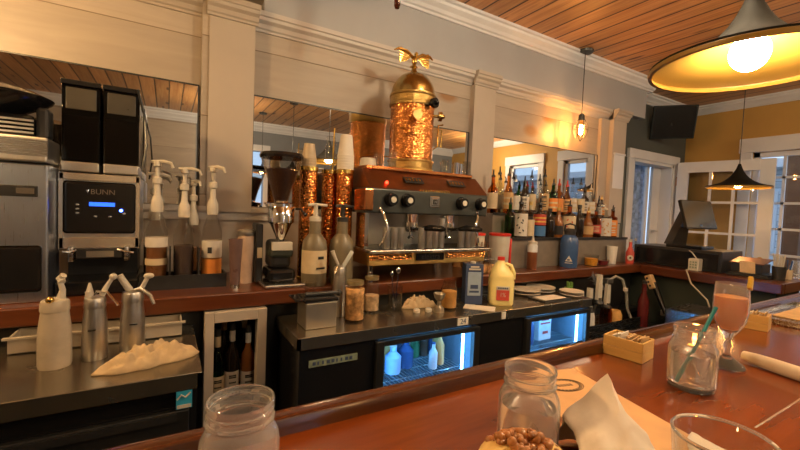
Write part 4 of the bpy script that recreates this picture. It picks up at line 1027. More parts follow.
M().lathe([(0, 0), (.034, 0), (.030, .10), (.024, .16), (.034, .22), (.036, .27), (.024, .30), (.012, .31), (.016, .325), (0, .335)], seg=26).build('body', wood('mill_wood', (.25, .10, .03), (.45, .22, .08), .35, 2, 6), t)
t = thing('wire_basket', 'clear jar with wire lid in front of the tubs, half hidden by the milk jug', 'jar', (1.56, 1.66, ZC))
M().lathe([(0, 0), (.030, 0), (.032, .10), (.02, .13), (.02, .17)], seg=20).build('glass', m_thin, t)
m = M()
for i in range(8): a = i*PI/4; m.tube([(.033*math.cos(a), .033*math.sin(a), .01), (.034*math.cos(a), .034*math.sin(a), .10), (.018*math.cos(a), .018*math.sin(a), .18)], .0015, 5)
m.build('wire', m_copper, t)
t = thing('wrapped_bread', 'orange-brown snacks in a clear box right of the machine front', 'box', (1.50, 1.615, ZC))
t.location = (1.592, 1.695, ZC)
M().box(-.05, .045, -.04, .03, 0, .05, .004).build('snacks', m_nuts, t, False); M().box(-.054, .049, -.044, .034, .0, .075, .004).build('box', m_thin, t, False); M().box(-.056, .051, -.046, .036, .075, .082, .002).build('lid', m_steel, t, False)
t = thing('squeeze_bottle', 'small squeeze bottle of brown sauce with white nozzle before the riser', 'bottle', (1.995, 1.69, ZC))
M().lathe([(0, 0), (.030, 0), (.031, .005), (.031, .11), (0, .11)], seg=26).build('sauce', plain('brown_sauce', (.17, .055, .02), .35), t)
M().lathe([(.031, .11), (.0315, .15), (.026, .16), (0, .16)], seg=26).build('shoulder', m_lab, t)
M().lathe([(0, .16), (.028, .16), (.028, .175), (.010, .182), (.005, .21), (0, .212)], seg=24).build('nozzle', m_white, t)
t = thing('blue_growler', 'large dark blue bottle with white triangle mark before the riser', 'bottle', (2.345, 1.680, ZC), -.90)
M().lathe([(0, 0), (.054, 0), (.058, .012), (.058, .17), (.052, .20), (.040, .215), (.034, .22), (0, .22)], seg=36).build('body', m_blue, t)
M().lathe([(0, .22), (.035, .22), (.036, .25), (.028, .262), (0, .264)], seg=28).build('lid', m_blackp, t)
M().tube([(-.035, 0, .24), (-.03, 0, .285), (.0, 0, .295), (.03, 0, .285), (.035, 0, .24)], .006, 10).build('carry_loop', m_blackp, t)
M().prism([(-.022, 0), (.022, 0), (0, .038)], .002, T(.0, -.0575, .045) @ rotm(PI/2)).box(-.024, .024, -.0595, -.0565, .032, .036).build('triangle_mark', m_white, t, False)
M().box(-.010, .006, -.0605, -.0592, .050, .060).build('triangle_inset', m_navy, t, False)
t = thing('garnish_tub', 'clear deli tub of orange slices before the riser', 'tub', (2.60, 1.68, ZC))
M().lathe([(0, 0), (.042, 0), (.050, .07), (.052, .072), (.052, .078), (.049, .078), (.041, .004), (0, .003)], seg=26).build('tub', m_thin, t)
M().lathe([(0, .004), (.040, .004), (.046, .052), (0, .056)], seg=26).build('orange_slices', plain('orange_fruit', (.80, .36, .04), .5, 0, .3, 40, .5), t)
t = thing('cherry_tub', 'small tub of dark red cherries beside the orange slices', 'tub', (2.735, 1.675, ZC))
M().lathe([(0, 0), (.036, 0), (.042, .04), (.040, .04), (.034, .004), (0, .003)], seg=24).build('tub', m_thin, t); M().lathe([(0, .004), (.033, .004), (.037, .032), (0, .036)], seg=24).build('cherries', plain('cherries', (.16, .02, .03), .3, 0, .3, 50), t)
o = M().lathe([(0, 0), (.030, 0), (.038, .13), (.036, .13), (.028, .004), (0, .003)], seg=28).build('paper_cup', m_paper, None, True, (2.90, 1.71, ZC)); o['label'] = 'plain white paper cup standing before the right end of the riser'; o['category'] = 'cup'
t = thing('hot_sauce_bottle', 'small bottle with round white and red label at the corner of the counter', 'bottle', (3.075, 1.67, ZC), -.95)
M().lathe([(0, 0), (.028, 0), (.029, .004), (.029, .085), (.012, .125), (.011, .165), (0, .165)], seg=26).build('bottle', l_red, t)
M().cyl((0, 0, .165), (0, 0, .185), .013, seg=16).build('cap', m_white, t)
M().cyl((0, -.0285, .045), (0, -.0305, .045), .021, seg=24).build('label', m_white, t); M().cyl((0, -.0300, .045), (0, -.0312, .045), .008, seg=18).build('label_mark', l_black, t)
for x, y, c, tx in ((3.185, 1.80, b_green, 'green glass bottle at the right end of the riser'), (3.20, 1.70, b_clear, 'clear glass bottle at the counter corner by the till')):
    bottle('liquor_bottle', tx, 'bottle', (x, y, ZC), .022, .19, c, None, m_yel if c is b_green else m_white, 'liquor')

# ------------------------------------------------------------------ speed rail area
t = thing('speed_rail', 'steel bottle rail below the counter corner right of the lit coolers', 'rack', (2.15, 1.40, 0))
M().box(0, .60, 0, .15, .60, .612).box(0, .60, -.004, 0, .60, .70).box(0, .60, .15, .154, .60, .70).box(0, .012, 0, .15, .02, .60).box(.588, .60, 0, .15, .02, .60).build('rail', m_steel, t, False)
for i, (x, h, tx) in enumerate(((2.20, .24, 'white-spouted mixer bottle nearest the lit cooler in the rail'), (2.29, .26, 'white-spouted mixer bottle second from the lit cooler'), (2.385, .33, 'tallest white-spouted mixer bottle in the rail'), (2.48, .27, 'white-spouted mixer bottle at the right of the rail'))):
    t = thing('mixer_bottle', tx, 'bottle', (x, 1.475, .612), 0, 'white-spouted mixer bottles in the rail')
    M().lathe([(0, 0), (.036, 0), (.038, .01), (.038, h*.45), (.030, h*.58), (0, h*.58)], seg=22).build('body', [b_amber, m_lab, b_clear, b_amber][i], t)
    M().lathe([(.031, h*.57), (.033, h*.60), (.020, h*.66), (.020, h*.70)], seg=18).build('collar', m_blackp, t)
    M().prism([(-.022, 0), (.022, 0), (.017, h*.48), (-.015, h*.5)], .022, T(0, .011, h*.66) @ rotm(PI/2)).build('spout', m_white, t)
t = thing('bitters_jar', 'amber jar in the rail beside the mixer bottles', 'jar', (2.585, 1.475, .612)); M().lathe([(0, 0), (.04, 0), (.042, .10), (.03, .13), (0, .13)], seg=22).build('jar', m_ochre, t)
t = thing('clear_bottle', 'clear bottle at the right end of the steel rail', 'bottle', (2.69, 1.475, .612)); M().lathe([(0, 0), (.034, 0), (.036, .13), (.014, .19), (.013, .25)], seg=22).build('bottle', b_clear, t); M().cyl((0, 0, .25), (0, 0, .27), .015, seg=14).build('cap', m_white, t)
t = thing('celery_bunch', 'bunch of green celery sticks in a tub below the counter', 'celery', (2.26, 1.612, .6987))
M().lathe([(0, 0), (.042, 0), (.046, .13), (.043, .13), (.039, .005), (0, .004)], seg=22).build('tub', m_thin, t)
random.seed(4); m = M()
for i in range(14): a = random.uniform(0, 6.28); r = random.uniform(0, .026); m.tube([(r*math.cos(a), r*math.sin(a), .01), (r*1.3*math.cos(a), r*1.3*math.sin(a), .215+random.uniform(-.04, .02))], .008, 6)
m.build('sticks', m_green, t)
t['group'] = ''; del t['group']
t2 = thing('under_shelf', 'dark shelf behind the bottle rail holding the celery tub', 'shelf', (2.12, 1.556, 0)); M().box(0, .95, .0, .099, .67, .6985).box(0, .02, .0, .095, .02, .67).box(.93, .95, 0, .095, .02, .67).build('shelf', m_black, t2, False)
t = thing('bottle_brush', 'dark bristle brush with steel handle propped below the counter', 'brush', (2.50, 1.572, .67+.0286))
M().cyl((0, 0, .001), (.02, -.01, .16), .006, seg=10).tube([(-.03, -.02, .27), (.06, -.02, .17)], .010, 10).build('handle', m_steelv, t)
m = M(); random.seed(8)
for i in range(80):
    u = random.uniform(0, 1); p = Vector((-.05+.11*u, .0, .27-.10*u)); d = Vector((random.uniform(-1, 1), random.uniform(-1, .6), random.uniform(-1, 1))).normalized()*.035; m.cyl(p, p+d, .0018, .001, 4)
m.tube([(.02, 0, .16), (.01, 0, .22)], .008, 8)
m.build('bristles', m_greyb, t)
t = thing('soda_hose', 'pale flexible hose arching down below the counter corner', 'hose', (2.66, 1.575, .70))
M().tube([(.0, .0, .22), (.06, -.01, .245), (.13, -.02, .22), (.155, -.04, .12), (.14, -.06, .02), (.16, -.08, -.05)], .009, 10).build('hose', plain('pale_hose', (.36, .34, .29), .5), t)
M().box(-.05, .02, -.02, .02, .20, .235, .004).build('bracket', m_steelv, t, False)
t = thing('soda_gun', 'black soda gun with button head clipped beneath the side counter', 'soda gun', (3.02, 1.36, .70))
M().tube([(0, .10, .20), (-.01, .04, .08), (-.02, .0, .0)], [.020, .018, .012], 12).build('body', m_blackg, t)
M().box(-.028, .02, -.022, .022, -.05, .05, .006, T(0, .115, .205) @ rotm(R_(-25), 0, 0)).build('head', m_tan, t, False)
m = M()
for i in range(3): m.sph((-.030, .115-.006+.012*i, .18+.025*i), .008, .5, 1, 1, 8)
m.build('buttons', m_blackp, t)
M().tube([(-.03, -.01, .0), (-.06, -.05, -.06), (-.03, -.06, -.12), (.0, -.02, -.16)], .008, 8).build('hose', m_blackp, t)
M().box(-.008, .139, -.04, .04, -.02, .02, .003).build('holster', m_steelv, t, False)
# sink under the side counter
t = thing('bar_sink', 'dark steel bar sink in the corner below the side counter', 'sink', (2.72, .84, 0))
M().box(0, .33, 0, .006, .60, .80).box(0, .33, .39, .396, .60, .80).box(0, .006, 0, .396, .60, .80).box(.324, .33, 0, .396, .60, .80).box(0, .33, 0, .396, .595, .602).build('basin', m_steel, t, False)
for x in (.02, .29):
    M().box(x, x+.02, .02, .04, .0, .595).box(x, x+.02, .35, .37, .0, .595).build('leg', m_steel, t, False)
M().tube([(.28, .2, .80), (.28, .2, .92), (.2, .2, .935), (.15, .2, .90)], .009, 10).build('tap', m_chrome, t)
for i, (x, y, tx, mt, h, r) in enumerate(((2.90, 1.46, 'dark red bottle standing near the soda hose below the counter', plain('dark_red_glass', (.10, .015, .015), .2), .30, .035), (2.965, 1.49, 'clear spray bottle beneath the soda gun', b_clear, .24, .035))):
    t = thing('clear_bottle' if i else 'red_bottle', tx, 'bottle', (x, y, .60)); M().lathe([(0, 0), (r, 0), (r, h*.6), (r*.4, h*.8), (r*.4, h)], seg=20).build('bottle', mt, t); M().cyl((0, 0, h), (0, 0, h+.02), r*.45, seg=12).build('cap', m_blackp, t)
t = thing('corner_shelf', 'dark low shelf in the corner carrying the red bottle', 'shelf', (2.84, 1.41, 0)); M().box(0, .22, 0, .13, .57, .5985).box(0, .02, 0, .13, 0, .57).box(.20, .22, 0, .13, 0, .57).build('shelf', m_black, t, False)
# cord hanging in front of the side counter
o = M().tube([(3.25, 1.30, ZC+.004), (3.09, 1.29, ZC+.006), (3.075, 1.25, .93), (3.07, 1.15, .84), (3.07, 1.10, .70), (3.08, 1.09, .55)], .005, 8).build('power_cord', plain('pale_cord', (.45, .38, .28), .5), None, True); o['label'] = 'pale power cord hanging over the edge of the side counter'; o['category'] = 'cord'

# ------------------------------------------------------------------ till and the things on the side counter
t = thing('cash_drawer', 'wide black cash drawer on the side counter under the till screen', 'cash drawer', (3.22, 1.14, ZC))
M().box(0, .34, 0, .58, 0, .145, .006).build('body', m_blackp, t, False)
M().box(-.006, 0, .02, .56, .015, .125, .002).build('drawer_front', m_blackg, t, False)
pz = ZC+.1455
t = thing('till_screen', 'black touchscreen till seen from behind, tilted on a wedge base', 'till', (3.34, 1.40, pz))
M().box(-.10, .10, -.13, .10, 0, .022, .004).build('base', m_blackg, t, False)
_w = Vector((.964, -.248, 0)).normalized()
_h = Vector((-.13, .33, .93)).normalized(); _h = (_h-_w*_h.dot(_w)).normalized(); _n = _w.cross(_h)
# local frame: x = face normal, y = width, z = height
q = T(.085, -.02, .245) @ Matrix((_n, _w, _h)).transposed().to_4x4()
M().box(-.014, .012, -.155, .155, -.105, .115, .006, 3 and q).build('screen_housing', m_blackg, t, False)
M().box(-.0165, -.0145, -.14, .14, -.09, .10, 0, q).build('screen', emis('pale_till_screen', (.5, .6, .8), .35), t, False)
M().prism([(-.08, .02), (.05, .02), (.075, .25), (.045, .27)], .07, T(0, .10, 0) @ rotm(PI/2, 0, R_(-20))).build('stand', m_blackg, t, False)
M().box(.0125, .0135, -.02, .005, -.09, -.075, 0, q).build('sticker', m_blue, t, False)
t = thing('card_reader', 'white card reader box with cable on the front of the cash drawer', 'card reader', (3.19, 1.275, ZC))
M().box(-.045, .02, -.032, .032, 0, .085, .006).build('body', m_white, t, False)
m = M()
for j in range(3):
    for i in range(3): m.box(-.0475, -.044, -.022+.016*i, -.012+.016*i, .02+.018*j, .031+.018*j)
m.build('keys', m_gtag, t, False)
M().tube([(-.0, .0, .085), (.01, .03, .12), (.04, .07, .14), (.08, .10, .135)], .004, 8).build('cable', m_white, t)
t = thing('menu_folder', 'stack of black folders lying under the till beside the cash drawer', 'folders', (3.34, .985, ZC))
M().box(-.12, .14, -.09, .13, 0, .012, .002).box(-.11, .13, -.08, .12, .012, .022, .002).build('folders', m_blackp, t, False)
t = thing('receipt_box', 'brown box with an open flap and a cream receipt hanging out', 'box', (3.30, 1.0, ZC+.0225))
t.location = (3.36, 1.02, ZC+.0225)
M().box(-.075, .075, -.07, .09, 0, .06, .003).build('box', m_blackp, t, False)
M().runy([(-.085, .058), (.085, .085), (.085, .091), (-.085, .064)], -.08, .10).build('lid', m_copperd, t, False)
M().box(-.001, .001, -.05, .03, -.06, .03, 0, T(-.088, .01, .045) @ rotm(0, R_(-12), 0)).build('receipt', plain('receipt_cream', (.72, .50, .27), .8), t, False)
t = thing('straw_holder', 'dark cup of white wrapped straws on the side counter', 'straw holder', (3.33, .885, ZC))
t.location = (3.30, .872, ZC)
M().lathe([(0, 0), (.030, 0), (.036, .085), (.033, .085), (.028, .005), (0, .004)], seg=26).build('cup', plain('dark_mesh', (.05, .045, .04), .5, .5), t)
random.seed(2); m = M()
for i in range(16): a = random.uniform(0, 6.28); r = random.uniform(.003, .022); m.tube([(r*.8*math.cos(a), r*.8*math.sin(a), .008), (r*1.6*math.cos(a), r*1.6*math.sin(a), .155+random.uniform(-.015, .01))], .0035, 6)
m.build('straws', m_white, t)
t = thing('pen_cup', 'small cream cup of pens near the end of the side counter', 'pen cup', (3.42, .865, ZC))
M().lathe([(0, 0), (.024, 0), (.027, .06), (.025, .06), (.022, .004), (0, .003)], seg=22).build('cup', l_cream, t)
for i, (mt, a) in enumerate(((m_navy, .3), (m_blackp, 2.2), (m_blue, 4.1))):
    M().tube([(.010*math.cos(a), .010*math.sin(a), .006), (.030*math.cos(a), .030*math.sin(a), .12)], .004, 8).build('pen', mt, t)
t = thing('glass_jar', 'rounded clear glass jar at the right edge beyond the pens', 'jar', (3.53, .845, ZC))
M().lathe([(0, 0), (.035, 0), (.040, .01), (.040, .07), (.030, .10), (.030, .115), (.027, .115), (.027, .10), (.036, .07), (.036, .012), (0, .008)], seg=30).build('glass', m_glass, t)

# television in the recessed corner
t = thing('television', 'dark flat television tilted on a bracket above the doorway', 'television', (4.52, YT-.19, 2.375))
M().box(-.20, .20, -.02, .02, -.17, .17, .008, rotm(R_(14), 0, R_(-48))).build('housing', m_tv, t, False)
M().box(-.185, .185, -.0225, -.020, -.155, .155, 0, rotm(R_(14), 0, R_(-48))).build('screen', m_blackg, t, False)
M().box(-.03, .03, .0, .1895, -.04, .04, .004).build('wall_bracket', m_blackp, t, False)

# ------------------------------------------------------------------ pendants
def pendant(label, loc, bulbm, s=1.0, group='black flared pendants over the bar', globe=.046, brim=1.0):
    t = thing('pendant_lamp', label, 'lamp', loc, 0, group)
    pr = [(.237, .0), (.236, .008), (.185, .020), (.140, .036), (.105, .056), (.078, .080), (.056, .105), (.038, .135), (.024, .165), (.014, .195), (.010, .21)]
    pr = [(r*s, z*s) for r, z in pr]
    o_ = M().lathe(pr+[(0, pr[-1][1])], seg=56).build('shade', m_lamp_o, t)
    M().lathe([(r-.004*s-(0 if i else 0), z-.003*s if i else z) for i, (r, z) in enumerate(pr[:-3])], seg=56).build('shade_lining', m_lamp_i, t)
    M().lathe([(pr[0][0]-.010*s, -.010*s), (pr[0][0], -.010*s), (pr[0][0]+.002, 0), (pr[0][0]-.003*s, .004*s)], seg=56, close=True).build('rim', m_lamp_i, t)
    M().cyl((0, 0, globe*1.6), (0, 0, .14*s), .012, seg=16).build('socket', m_brass, t)
    M().sph((0, 0, globe*.72), globe, 1, 1, 1.12, 24).build('bulb', bulbm, t)
    top = CE-loc[2]
    if loc[0] < .40 and loc[1] > .9: top = 2.36-loc[2]
    M().cyl((0, 0, .205*s), (0, 0, top-.02), .0035, seg=8).build('cord', m_blackp, t)
    M().lathe([(0, top-.025), (.05, top-.022), (.055, top-.001), (0, top-.001)], seg=28).build('ceiling_rose', m_blackp, t)
    return t
pendant('big black flared pendant with gold inside and glowing globe bulb at the upper right', (1.385, .463, 1.80), m_bulb)
pendant('small-looking black flared pendant farther away in front of the french door', (4.34, 1.46, 1.672), m_bulbs, .97, globe=.03)
pendant('black flared pendant over the near left end of the bar, outside the view', (-1.05, .46, 1.80), m_bulb)
for x, y in ((1.174, -1.716), (1.38, -.85)):
    pendant('black pendant over the dining side behind the viewer', (x, y, 1.80), m_bulbs, .6, 'black pendants over the dining side', globe=.03)

def fill_globe(label, loc, r=.07, top=CE, mt=None):  # unseen globes, added as fill light for walls and ceiling
    t = thing('fill_globe', label, 'lamp', loc, 0, 'unseen globe lamps added for fill light')
    M().sph((0, 0, 0), r, 1, 1, 1, 24).build('globe', mt or m_globe, t)
    M().cyl((0, 0, r*.9), (0, 0, r+.04), .025, seg=18).build('socket', m_blackp, t)
    z = top-loc[2]; M().cyl((0, 0, r+.04), (0, 0, z-.012), .004, seg=8).build('cord', m_blackp, t)
    M().cyl((0, 0, z-.014), (0, 0, z-.001), .05, seg=24).build('ceiling_rose', m_blackp, t)
fill_globe('added warm globe at the far left over the aisle, unseen, lighting the left wall', (-.85, 1.30, 2.10), .06, 2.36, m_globew)  # added out of view to warm and brighten the upper left wall
fill_globe('added fill globe over the aisle, unseen just above the view', (1.35, .58, 2.42), .09)
fill_globe('added fill globe over the bar to the right, unseen', (2.5, -.10, 2.25))
fill_globe('added fill globe over the far dining side, unseen', (4.55, -.9, 2.30), .10)
fill_globe('added fill globe behind the viewer, hidden by the pilaster reflection', (.64, -1.35, 2.30), .08)

# caged bulb
t = thing('cage_pendant', 'small caged bare-bulb pendant hanging on a black cord before the white header', 'lamp', (2.81, 1.97, 1.955))
M().lathe([(0, .705-.022), (.055, .705-.020), (.060, .7035), (0, .7035)], seg=30).build('ceiling_rose', m_blackp, t)
M().cyl((0, 0, .215), (0, 0, .69), .003, seg=8).build('cord', m_blackp, t)
M().lathe([(0, .16), (.022, .16), (.024, .17), (.022, .20), (.012, .212), (0, .215)], seg=22).build('socket', m_blackp, t)
m = M()
for i in range(6):
    a = i*PI/3; c, s_ = math.cos(a), math.sin(a)
    m.tube([(.024*c, .024*s_, .168), (.048*c, .048*s_, .12), (.052*c, .052*s_, .08), (.038*c, .038*s_, .03), (.004*c, .004*s_, .005)], .0022, 6)
m.tube([(.052*math.cos(2*PI*i/24), .052*math.sin(2*PI*i/24), .085) for i in range(25)], .0022, 6)
m.sph((0, 0, .002), .007)
m.build('cage', m_blackp, t)
M().lathe([(.0, .03), (.018, .036), (.030, .06), (.031, .085), (.020, .125), (.013, .16)], seg=24).build('bulb', thin('amber_bulb_glass', (1, .82, .55), .1), t)
m = M()
for i in range(5): a = i*2*PI/5; m.cyl((.012*math.cos(a), .012*math.sin(a), .055), (.009*math.cos(a), .009*math.sin(a), .125), .0022, seg=6)
m.build('filament', m_fil, t)
t = thing('tube_pendant', 'lower end of a slim glass tube lamp hanging at the top edge', 'lamp', (.865, 1.55, 2.245))
M().lathe([(0, 0), (.010, .002), (.014, .012), (.014, .12), (0, .12)], seg=20).build('tube', m_amber, t); M().cyl((0, 0, .12), (0, 0, .17), .017, seg=16).build('socket', m_blackp, t); M().cyl((0, 0, .17), (0, 0, .4145), .003, seg=8).build('cord', m_blackp, t)

# ------------------------------------------------------------------ things on the front bar
def mason(label, loc, rz=0, level=.6, water=True):
    t = thing('mason_jar', label, 'mason jar', loc, rz, 'mason jar drinking glasses on the bar')
    R = .0380; k = .865
    o = [(0, .0), (R*.80, 0), (R*.95, .004), (R, .014), (R, .080), (R*.97, .090), (R*.86, .100), (R*.81, .104), (R*.81, .107), (R*.86, .109), (R*.86, .111), (R*.81, .113), (R*.82, .119), (R*.84, .121), (R*.81, .1235), (R*.84, .126), (R*.85, .130), (R*.83, .133)]
    o = [(a, z*k) for a, z in o]
    i_ = [(r-.0030, z) for r, z in reversed(o[3:-1])]
    M().lathe(o+[(R*.79, .132*k)]+i_[1:]+[(R*.80, .008), (0, .007)], seg=44).build('glass', m_glass, t)
    if water: M().lathe([(0, .0085), (R*.78, .0095), (R-.0045, .016), (R-.0045, .082*k*min(1, level)), (0, .082*k*min(1, level))], seg=40).build('water', m_water, t)
    m = M()
    m.tube([(R*math.sin(a)*1.0, -R*math.cos(a)*1.0, .048+.016*math.sin(k)) for k, a in ((0, -.5), (1.2, -.35), (2.6, -.2), (3.6, -.05), (4.8, .1), (6.0, .3), (7.3, .45))], .0013, 6)
    m.tube([(R*math.sin(a), -R*math.cos(a), .030) for a in (-.45, -.2, 0, .2, .45)], .0011, 6)
    m.build('embossing', m_glass, t)
    return t
mason('mason jar in the lower left foreground, its neck in front of the framed niche', (.066, .405, ZB), .2, .5)
mason('mason jar of water in the foreground centre beside the streusel cake', (.402, .333, ZB), -.4, .95)
j3 = mason('mason jar of water with a blue straw on the right of the bar', (.838, .330, ZB), -.9, .95)
o = M().cyl((0, 0, 0), (.052, -.031, .140), .0032, seg=12).build('drinking_straw', m_teal, None, True, (.838-.020, .330+.012, ZB+.013)); o['label'] = 'teal blue straw leaning in the mason jar on the right'; o['category'] = 'straw'

# goblet
t = thing('cocktail_goblet', 'stemmed goblet of orange drink with a pineapple wedge on its rim', 'goblet', (1.035, .345, ZB))
M().lathe([(0, 0), (.031, .0), (.033, .003), (.030, .008), (.018, .016), (.008, .024), (.006, .036), (.009, .046), (.006, .056), (.008, .066), (.018, .080), (.027, .098), (.031, .120), (.031, .150), (.0285, .180), (.0270, .180), (.0293, .150), (.0293, .120), (.0253, .100), (.016, .083), (0, .076)], seg=40).build('glass', m_glass, t)
M().lathe([(0, .0775), (.0150, .0835), (.0243, .1003), (.0283, .1205), (.0284, .152), (0, .152)], seg=36).build('orange_drink', m_orange, t)
M().box(-.010, .010, -.004, .004, -.012, .014, .002, T(.002, -.029, .184) @ rotm(0, R_(25), .2)).build('pineapple_wedge', m_yel, t, False)
# votive
t = thing('votive_candle', 'small lit candle glowing between the straw jar and the goblet', 'candle', (1.085, .425, ZB))
M().lathe([(0, 0), (.020, 0), (.024, .045), (.022, .045), (.018, .004), (0, .003)], seg=26).build('holder', thin('votive_glass', (1, .85, .6), .2), t)
M().cyl((0, 0, .0035), (0, 0, .018), .0175, seg=22).build('wax', m_napkin, t); M().sph((0, 0, .030), .006, 1, 1, 1.9, 12).build('flame', m_flame, t)

# packet caddies
def caddy(label, loc, rz, seed, lx=.076, ly=.056, h=.044):
    t = thing('packet_caddy', label, 'caddy', loc, rz, 'bamboo sugar packet caddies on the bar')
    m = M()
    for s in (-1, 1):
        for z0 in (0, h*.5): m.box(-lx/2, lx/2, s*ly/2-.002, s*ly/2+.002, z0+.0005, z0+h*.49, .0008).box(s*lx/2-.002, s*lx/2+.002, -ly/2-.002, ly/2+.002, z0+.0005, z0+h*.49, .0008)
    m.box(-lx/2, lx/2, -ly/2, ly/2, 0, .004)
    m.build('tray', m_bamboo, t, False)
    m = M()
    for i in range(9): m.cyl((-lx/2-.002, -ly/2-.0035+.0, .004+.0), (-lx/2-.002, -ly/2-.0035, .0045), .0004, seg=4)
    random.seed(seed)
    for i in range(10):
        x = -lx/2+.008+(lx-.016)*i/9; k = i < 4
        M().box(-.0012, .0012, -.021, .021, 0, .040+random.uniform(-.004, .008), .0006, T(x, random.uniform(-.003, .003), .005) @ rotm(random.uniform(-.1, .1), random.uniform(.0, .22), 0)).build('packet', m_paper if k else m_tan, t, False)
    m.b.free(); return t
caddy('bamboo caddy of white and tan sugar packets on the bar in front of the cooler', (.897, .478, ZB), R_(-82), 3, .078, .060)
caddy('second bamboo caddy of packets farther along the bar behind the goblet', (1.50, .445, ZB), R_(-80), 6, .07, .06)
# dark tray / mat further right
t = thing('bar_mat', 'steel-edged tray with orange-brown mat on the bar at the right', 'tray', (1.83, .43, ZB))
M().box(-.22, .22, -.065, .065, 0, .008, .002).box(-.22, .22, -.065, -.060, .008, .018).box(-.22, .22, .060, .065, .008, .018).box(-.22, -.215, -.06, .06, .008, .018).box(.215, .22, -.06, .06, .008, .018).build('tray', m_steel, t, False)
M().box(-.12, .15, -.04, .03, .0085, .013, .002).build('mat', m_tan, t, False)
# rolled napkin
t = thing('rolled_napkin', 'long white rolled napkin of cutlery lying at the right edge of the bar', 'napkin', (1.075, .215, ZB))
d0 = Vector((.035, .125, .0145)); d1 = Vector((-.03, -.10, .0145))
m = M(); 
pts = [d0.lerp(d1, i/10) for i in range(11)]
m.tube(pts, [.010, .0125, .0135, .014, .014, .014, .014, .014, .014, .014, .013], 14); m.build('roll', m_napkin, t)
M().box(-.002, .002, -.10, .10, 0, .0, 0).b.free()
# kraft sheet with stamp
t = thing('kraft_sheet', 'brown kraft paper sheet with oval stamp lying under the napkin', 'paper', (.640, .50, ZB), R_(-14))
M().box(-.082, .070, -.36, .0, 0, .0018).build('sheet', m_kraft, t, False)
s = M()
for k in (1.0, .90):
    s.tube([(.036*k*math.cos(2*PI*i/40), .024*k*math.sin(2*PI*i/40)-.062, .0021) for i in range(41)], .0006, 5, False)
for i in range(26):
    a = 2*PI*i/26; s.box(-.0014, .0014, -.0022, .0022, .0018, .0022, 0, T(.029*math.cos(a), .0185*math.sin(a)-.062, 0) @ rotm(0, 0, a))
for i in range(5): s.box(-.015+.0065*i, -.011+.0065*i, -.066, -.058, .0018, .0022)
s.build('oval_stamp', plain('stamp_ink', (.10, .06, .03), .7), t, False)
# standing napkin: draped folded paper with a raised peak
t = thing('folded_napkin', 'white paper napkin standing up to a sharp peak in the foreground', 'napkin', (0, 0, ZB+.002))
def drape(rows, n=10):
    m = M(); G = []
    for row in rows: G.append([m.b.verts.new(p) for p in row])
    for a, b_ in zip(G, G[1:]):
        for i in range(len(a)-1): m.b.faces.new((a[i], a[i+1], b_[i+1], b_[i]))
    bmesh.ops.subdivide_edges(m.b, edges=m.b.edges[:], cuts=4, use_grid_fill=True, smooth=.25)
    random.seed(12)
    from mathutils import noise as N
    for v in m.b.verts:
        q = N.noise_vector(v.co*34)*.0040+N.noise_vector(v.co*80)*.0018; v.co += q
        v.co.z = max(v.co.z, .001)
    return m
rows = [
 [(.375, .215, .004), (.39, .19, .004), (.42, .18, .004), (.48, .205, .003), (.535, .225, .003)],
 [(.392, .255, .040), (.412, .235, .052), (.450, .222, .050), (.505, .228, .026), (.548, .240, .005)],
 [(.420, .275, .046), (.440, .265, .064), (.474, .258, .078), (.520, .252, .038), (.556, .256, .007)],
 [(.450, .318, .046), (.464, .308, .062), (.499, .290, .102), (.528, .280, .046), (.560, .272, .005)],
 [(.456, .326, .020), (.472, .320, .030), (.505, .303, .040), (.53, .287, .022), (.560, .276, .003)],
 [(.458, .330, .002), (.476, .326, .002), (.508, .308, .002), (.532, .292, .002), (.560, .279, .002)]]
m = drape(rows); o = m.build('napkin', m_napkin, t)
md = o.modifiers.new('solid', 'SOLIDIFY'); md.thickness = .0012; md.offset = 0
o.data.set_sharp_from_angle(angle=R_(60))
t = thing('napkin_tail', 'flat fold of white napkin lying on the kraft sheet toward the rocks glass', 'napkin', (0, 0, ZB+.002))
m = drape([[(.575, .150, .003), (.60, .165, .004), (.64, .19, .003)], [(.555, .185, .012), (.60, .205, .014), (.645, .228, .006)], [(.566, .222, .004), (.60, .235, .006), (.650, .252, .003)]])
o = m.build('napkin', m_napkin, t); md = o.modifiers.new('solid', 'SOLIDIFY'); md.thickness = .002; md.offset = 0
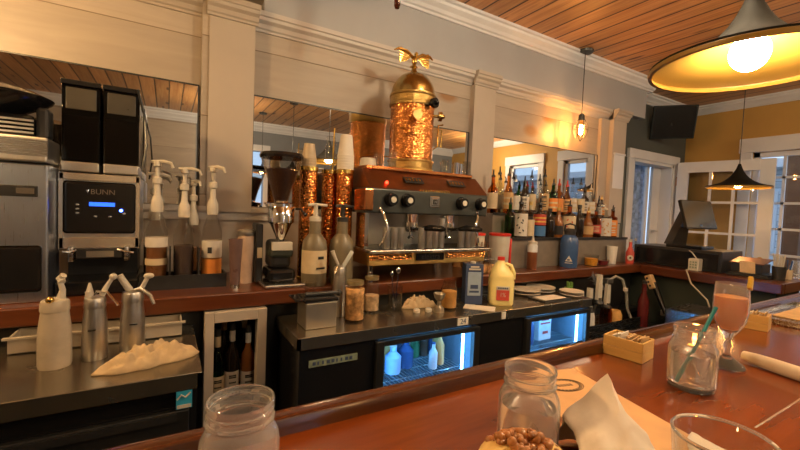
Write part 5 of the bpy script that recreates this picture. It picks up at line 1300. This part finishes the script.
# cake
t = thing('streusel_cake', 'piece of yellow cake with glossy brown streusel lumps at the bottom edge', 'cake', (.318, .268, ZB))
t.scale = (1.1, 1.1, 1.13)
m = M(); random.seed(21)
loft(m, [sq(.042, .034, 0, 4), sq(.046, .038, .012, 4), sq(.045, .037, .040, 3.4), sq(.040, .032, .056, 2.6), sq(.026, .022, .064, 2.2)])
bmesh.ops.subdivide_edges(m.b, edges=m.b.edges[:], cuts=2, use_grid_fill=True)
from mathutils import noise as NZ
for v in m.b.verts: v.co += NZ.noise_vector(v.co*60)*.004; v.co.z = max(0, v.co.z)
m.build('sponge', m_cake, t)
m = M()
for i in range(420):
    u = random.uniform(-.38, 1.0); v_ = random.uniform(-1, 1)
    z = .066-.022*(max(0, u)**2)-.018*v_*v_+random.uniform(-.004, .006)
    m.sph((u*.044, v_*.034, z), random.uniform(.0022, .0056), 1, random.uniform(.6, 1.3), .8, 8, rotm(random.uniform(0, 3), random.uniform(0, 3), 0))
m.build('streusel', m_crumb, t)
# rocks glass
t = thing('rocks_glass', 'empty clear rocks glass with ice at the bottom right corner', 'glass', (.478, .157, ZB))
M().lathe([(0, 0), (.033, 0), (.035, .004), (.0435, .095), (.0425, .0965), (.0412, .095), (.0325, .012), (0, .010)], seg=48).build('glass', m_thinr, t)
M().lathe([(.0412, .0945), (.0436, .0945), (.0440, .0965), (.0425, .0982), (.0408, .0965)], seg=48, close=True).build('rim', m_glass, t)
m = M(); random.seed(5)
for i in range(4): m.box(-.011, .011, -.011, .011, -.011, .011, .003, T(random.uniform(-.013, .013), random.uniform(-.013, .013), .024+.012*i) @ rotm(random.random(), random.random(), random.random()))
m.build('ice', m_cloudy, t)

# ------------------------------------------------------------------ daylight and render look
w = bpy.data.worlds.new('sky'); SC.world = w; w.use_nodes = True
bg = w.node_tree.nodes['Background']; bg.inputs[0].default_value = (.62, .80, 1.0, 1); bg.inputs[1].default_value = 1.35
vs = SC.view_settings; vs.view_transform = 'Standard'; vs.look = 'None'; vs.gamma = 1; vs.exposure = 0.08; vs.use_curve_mapping = False
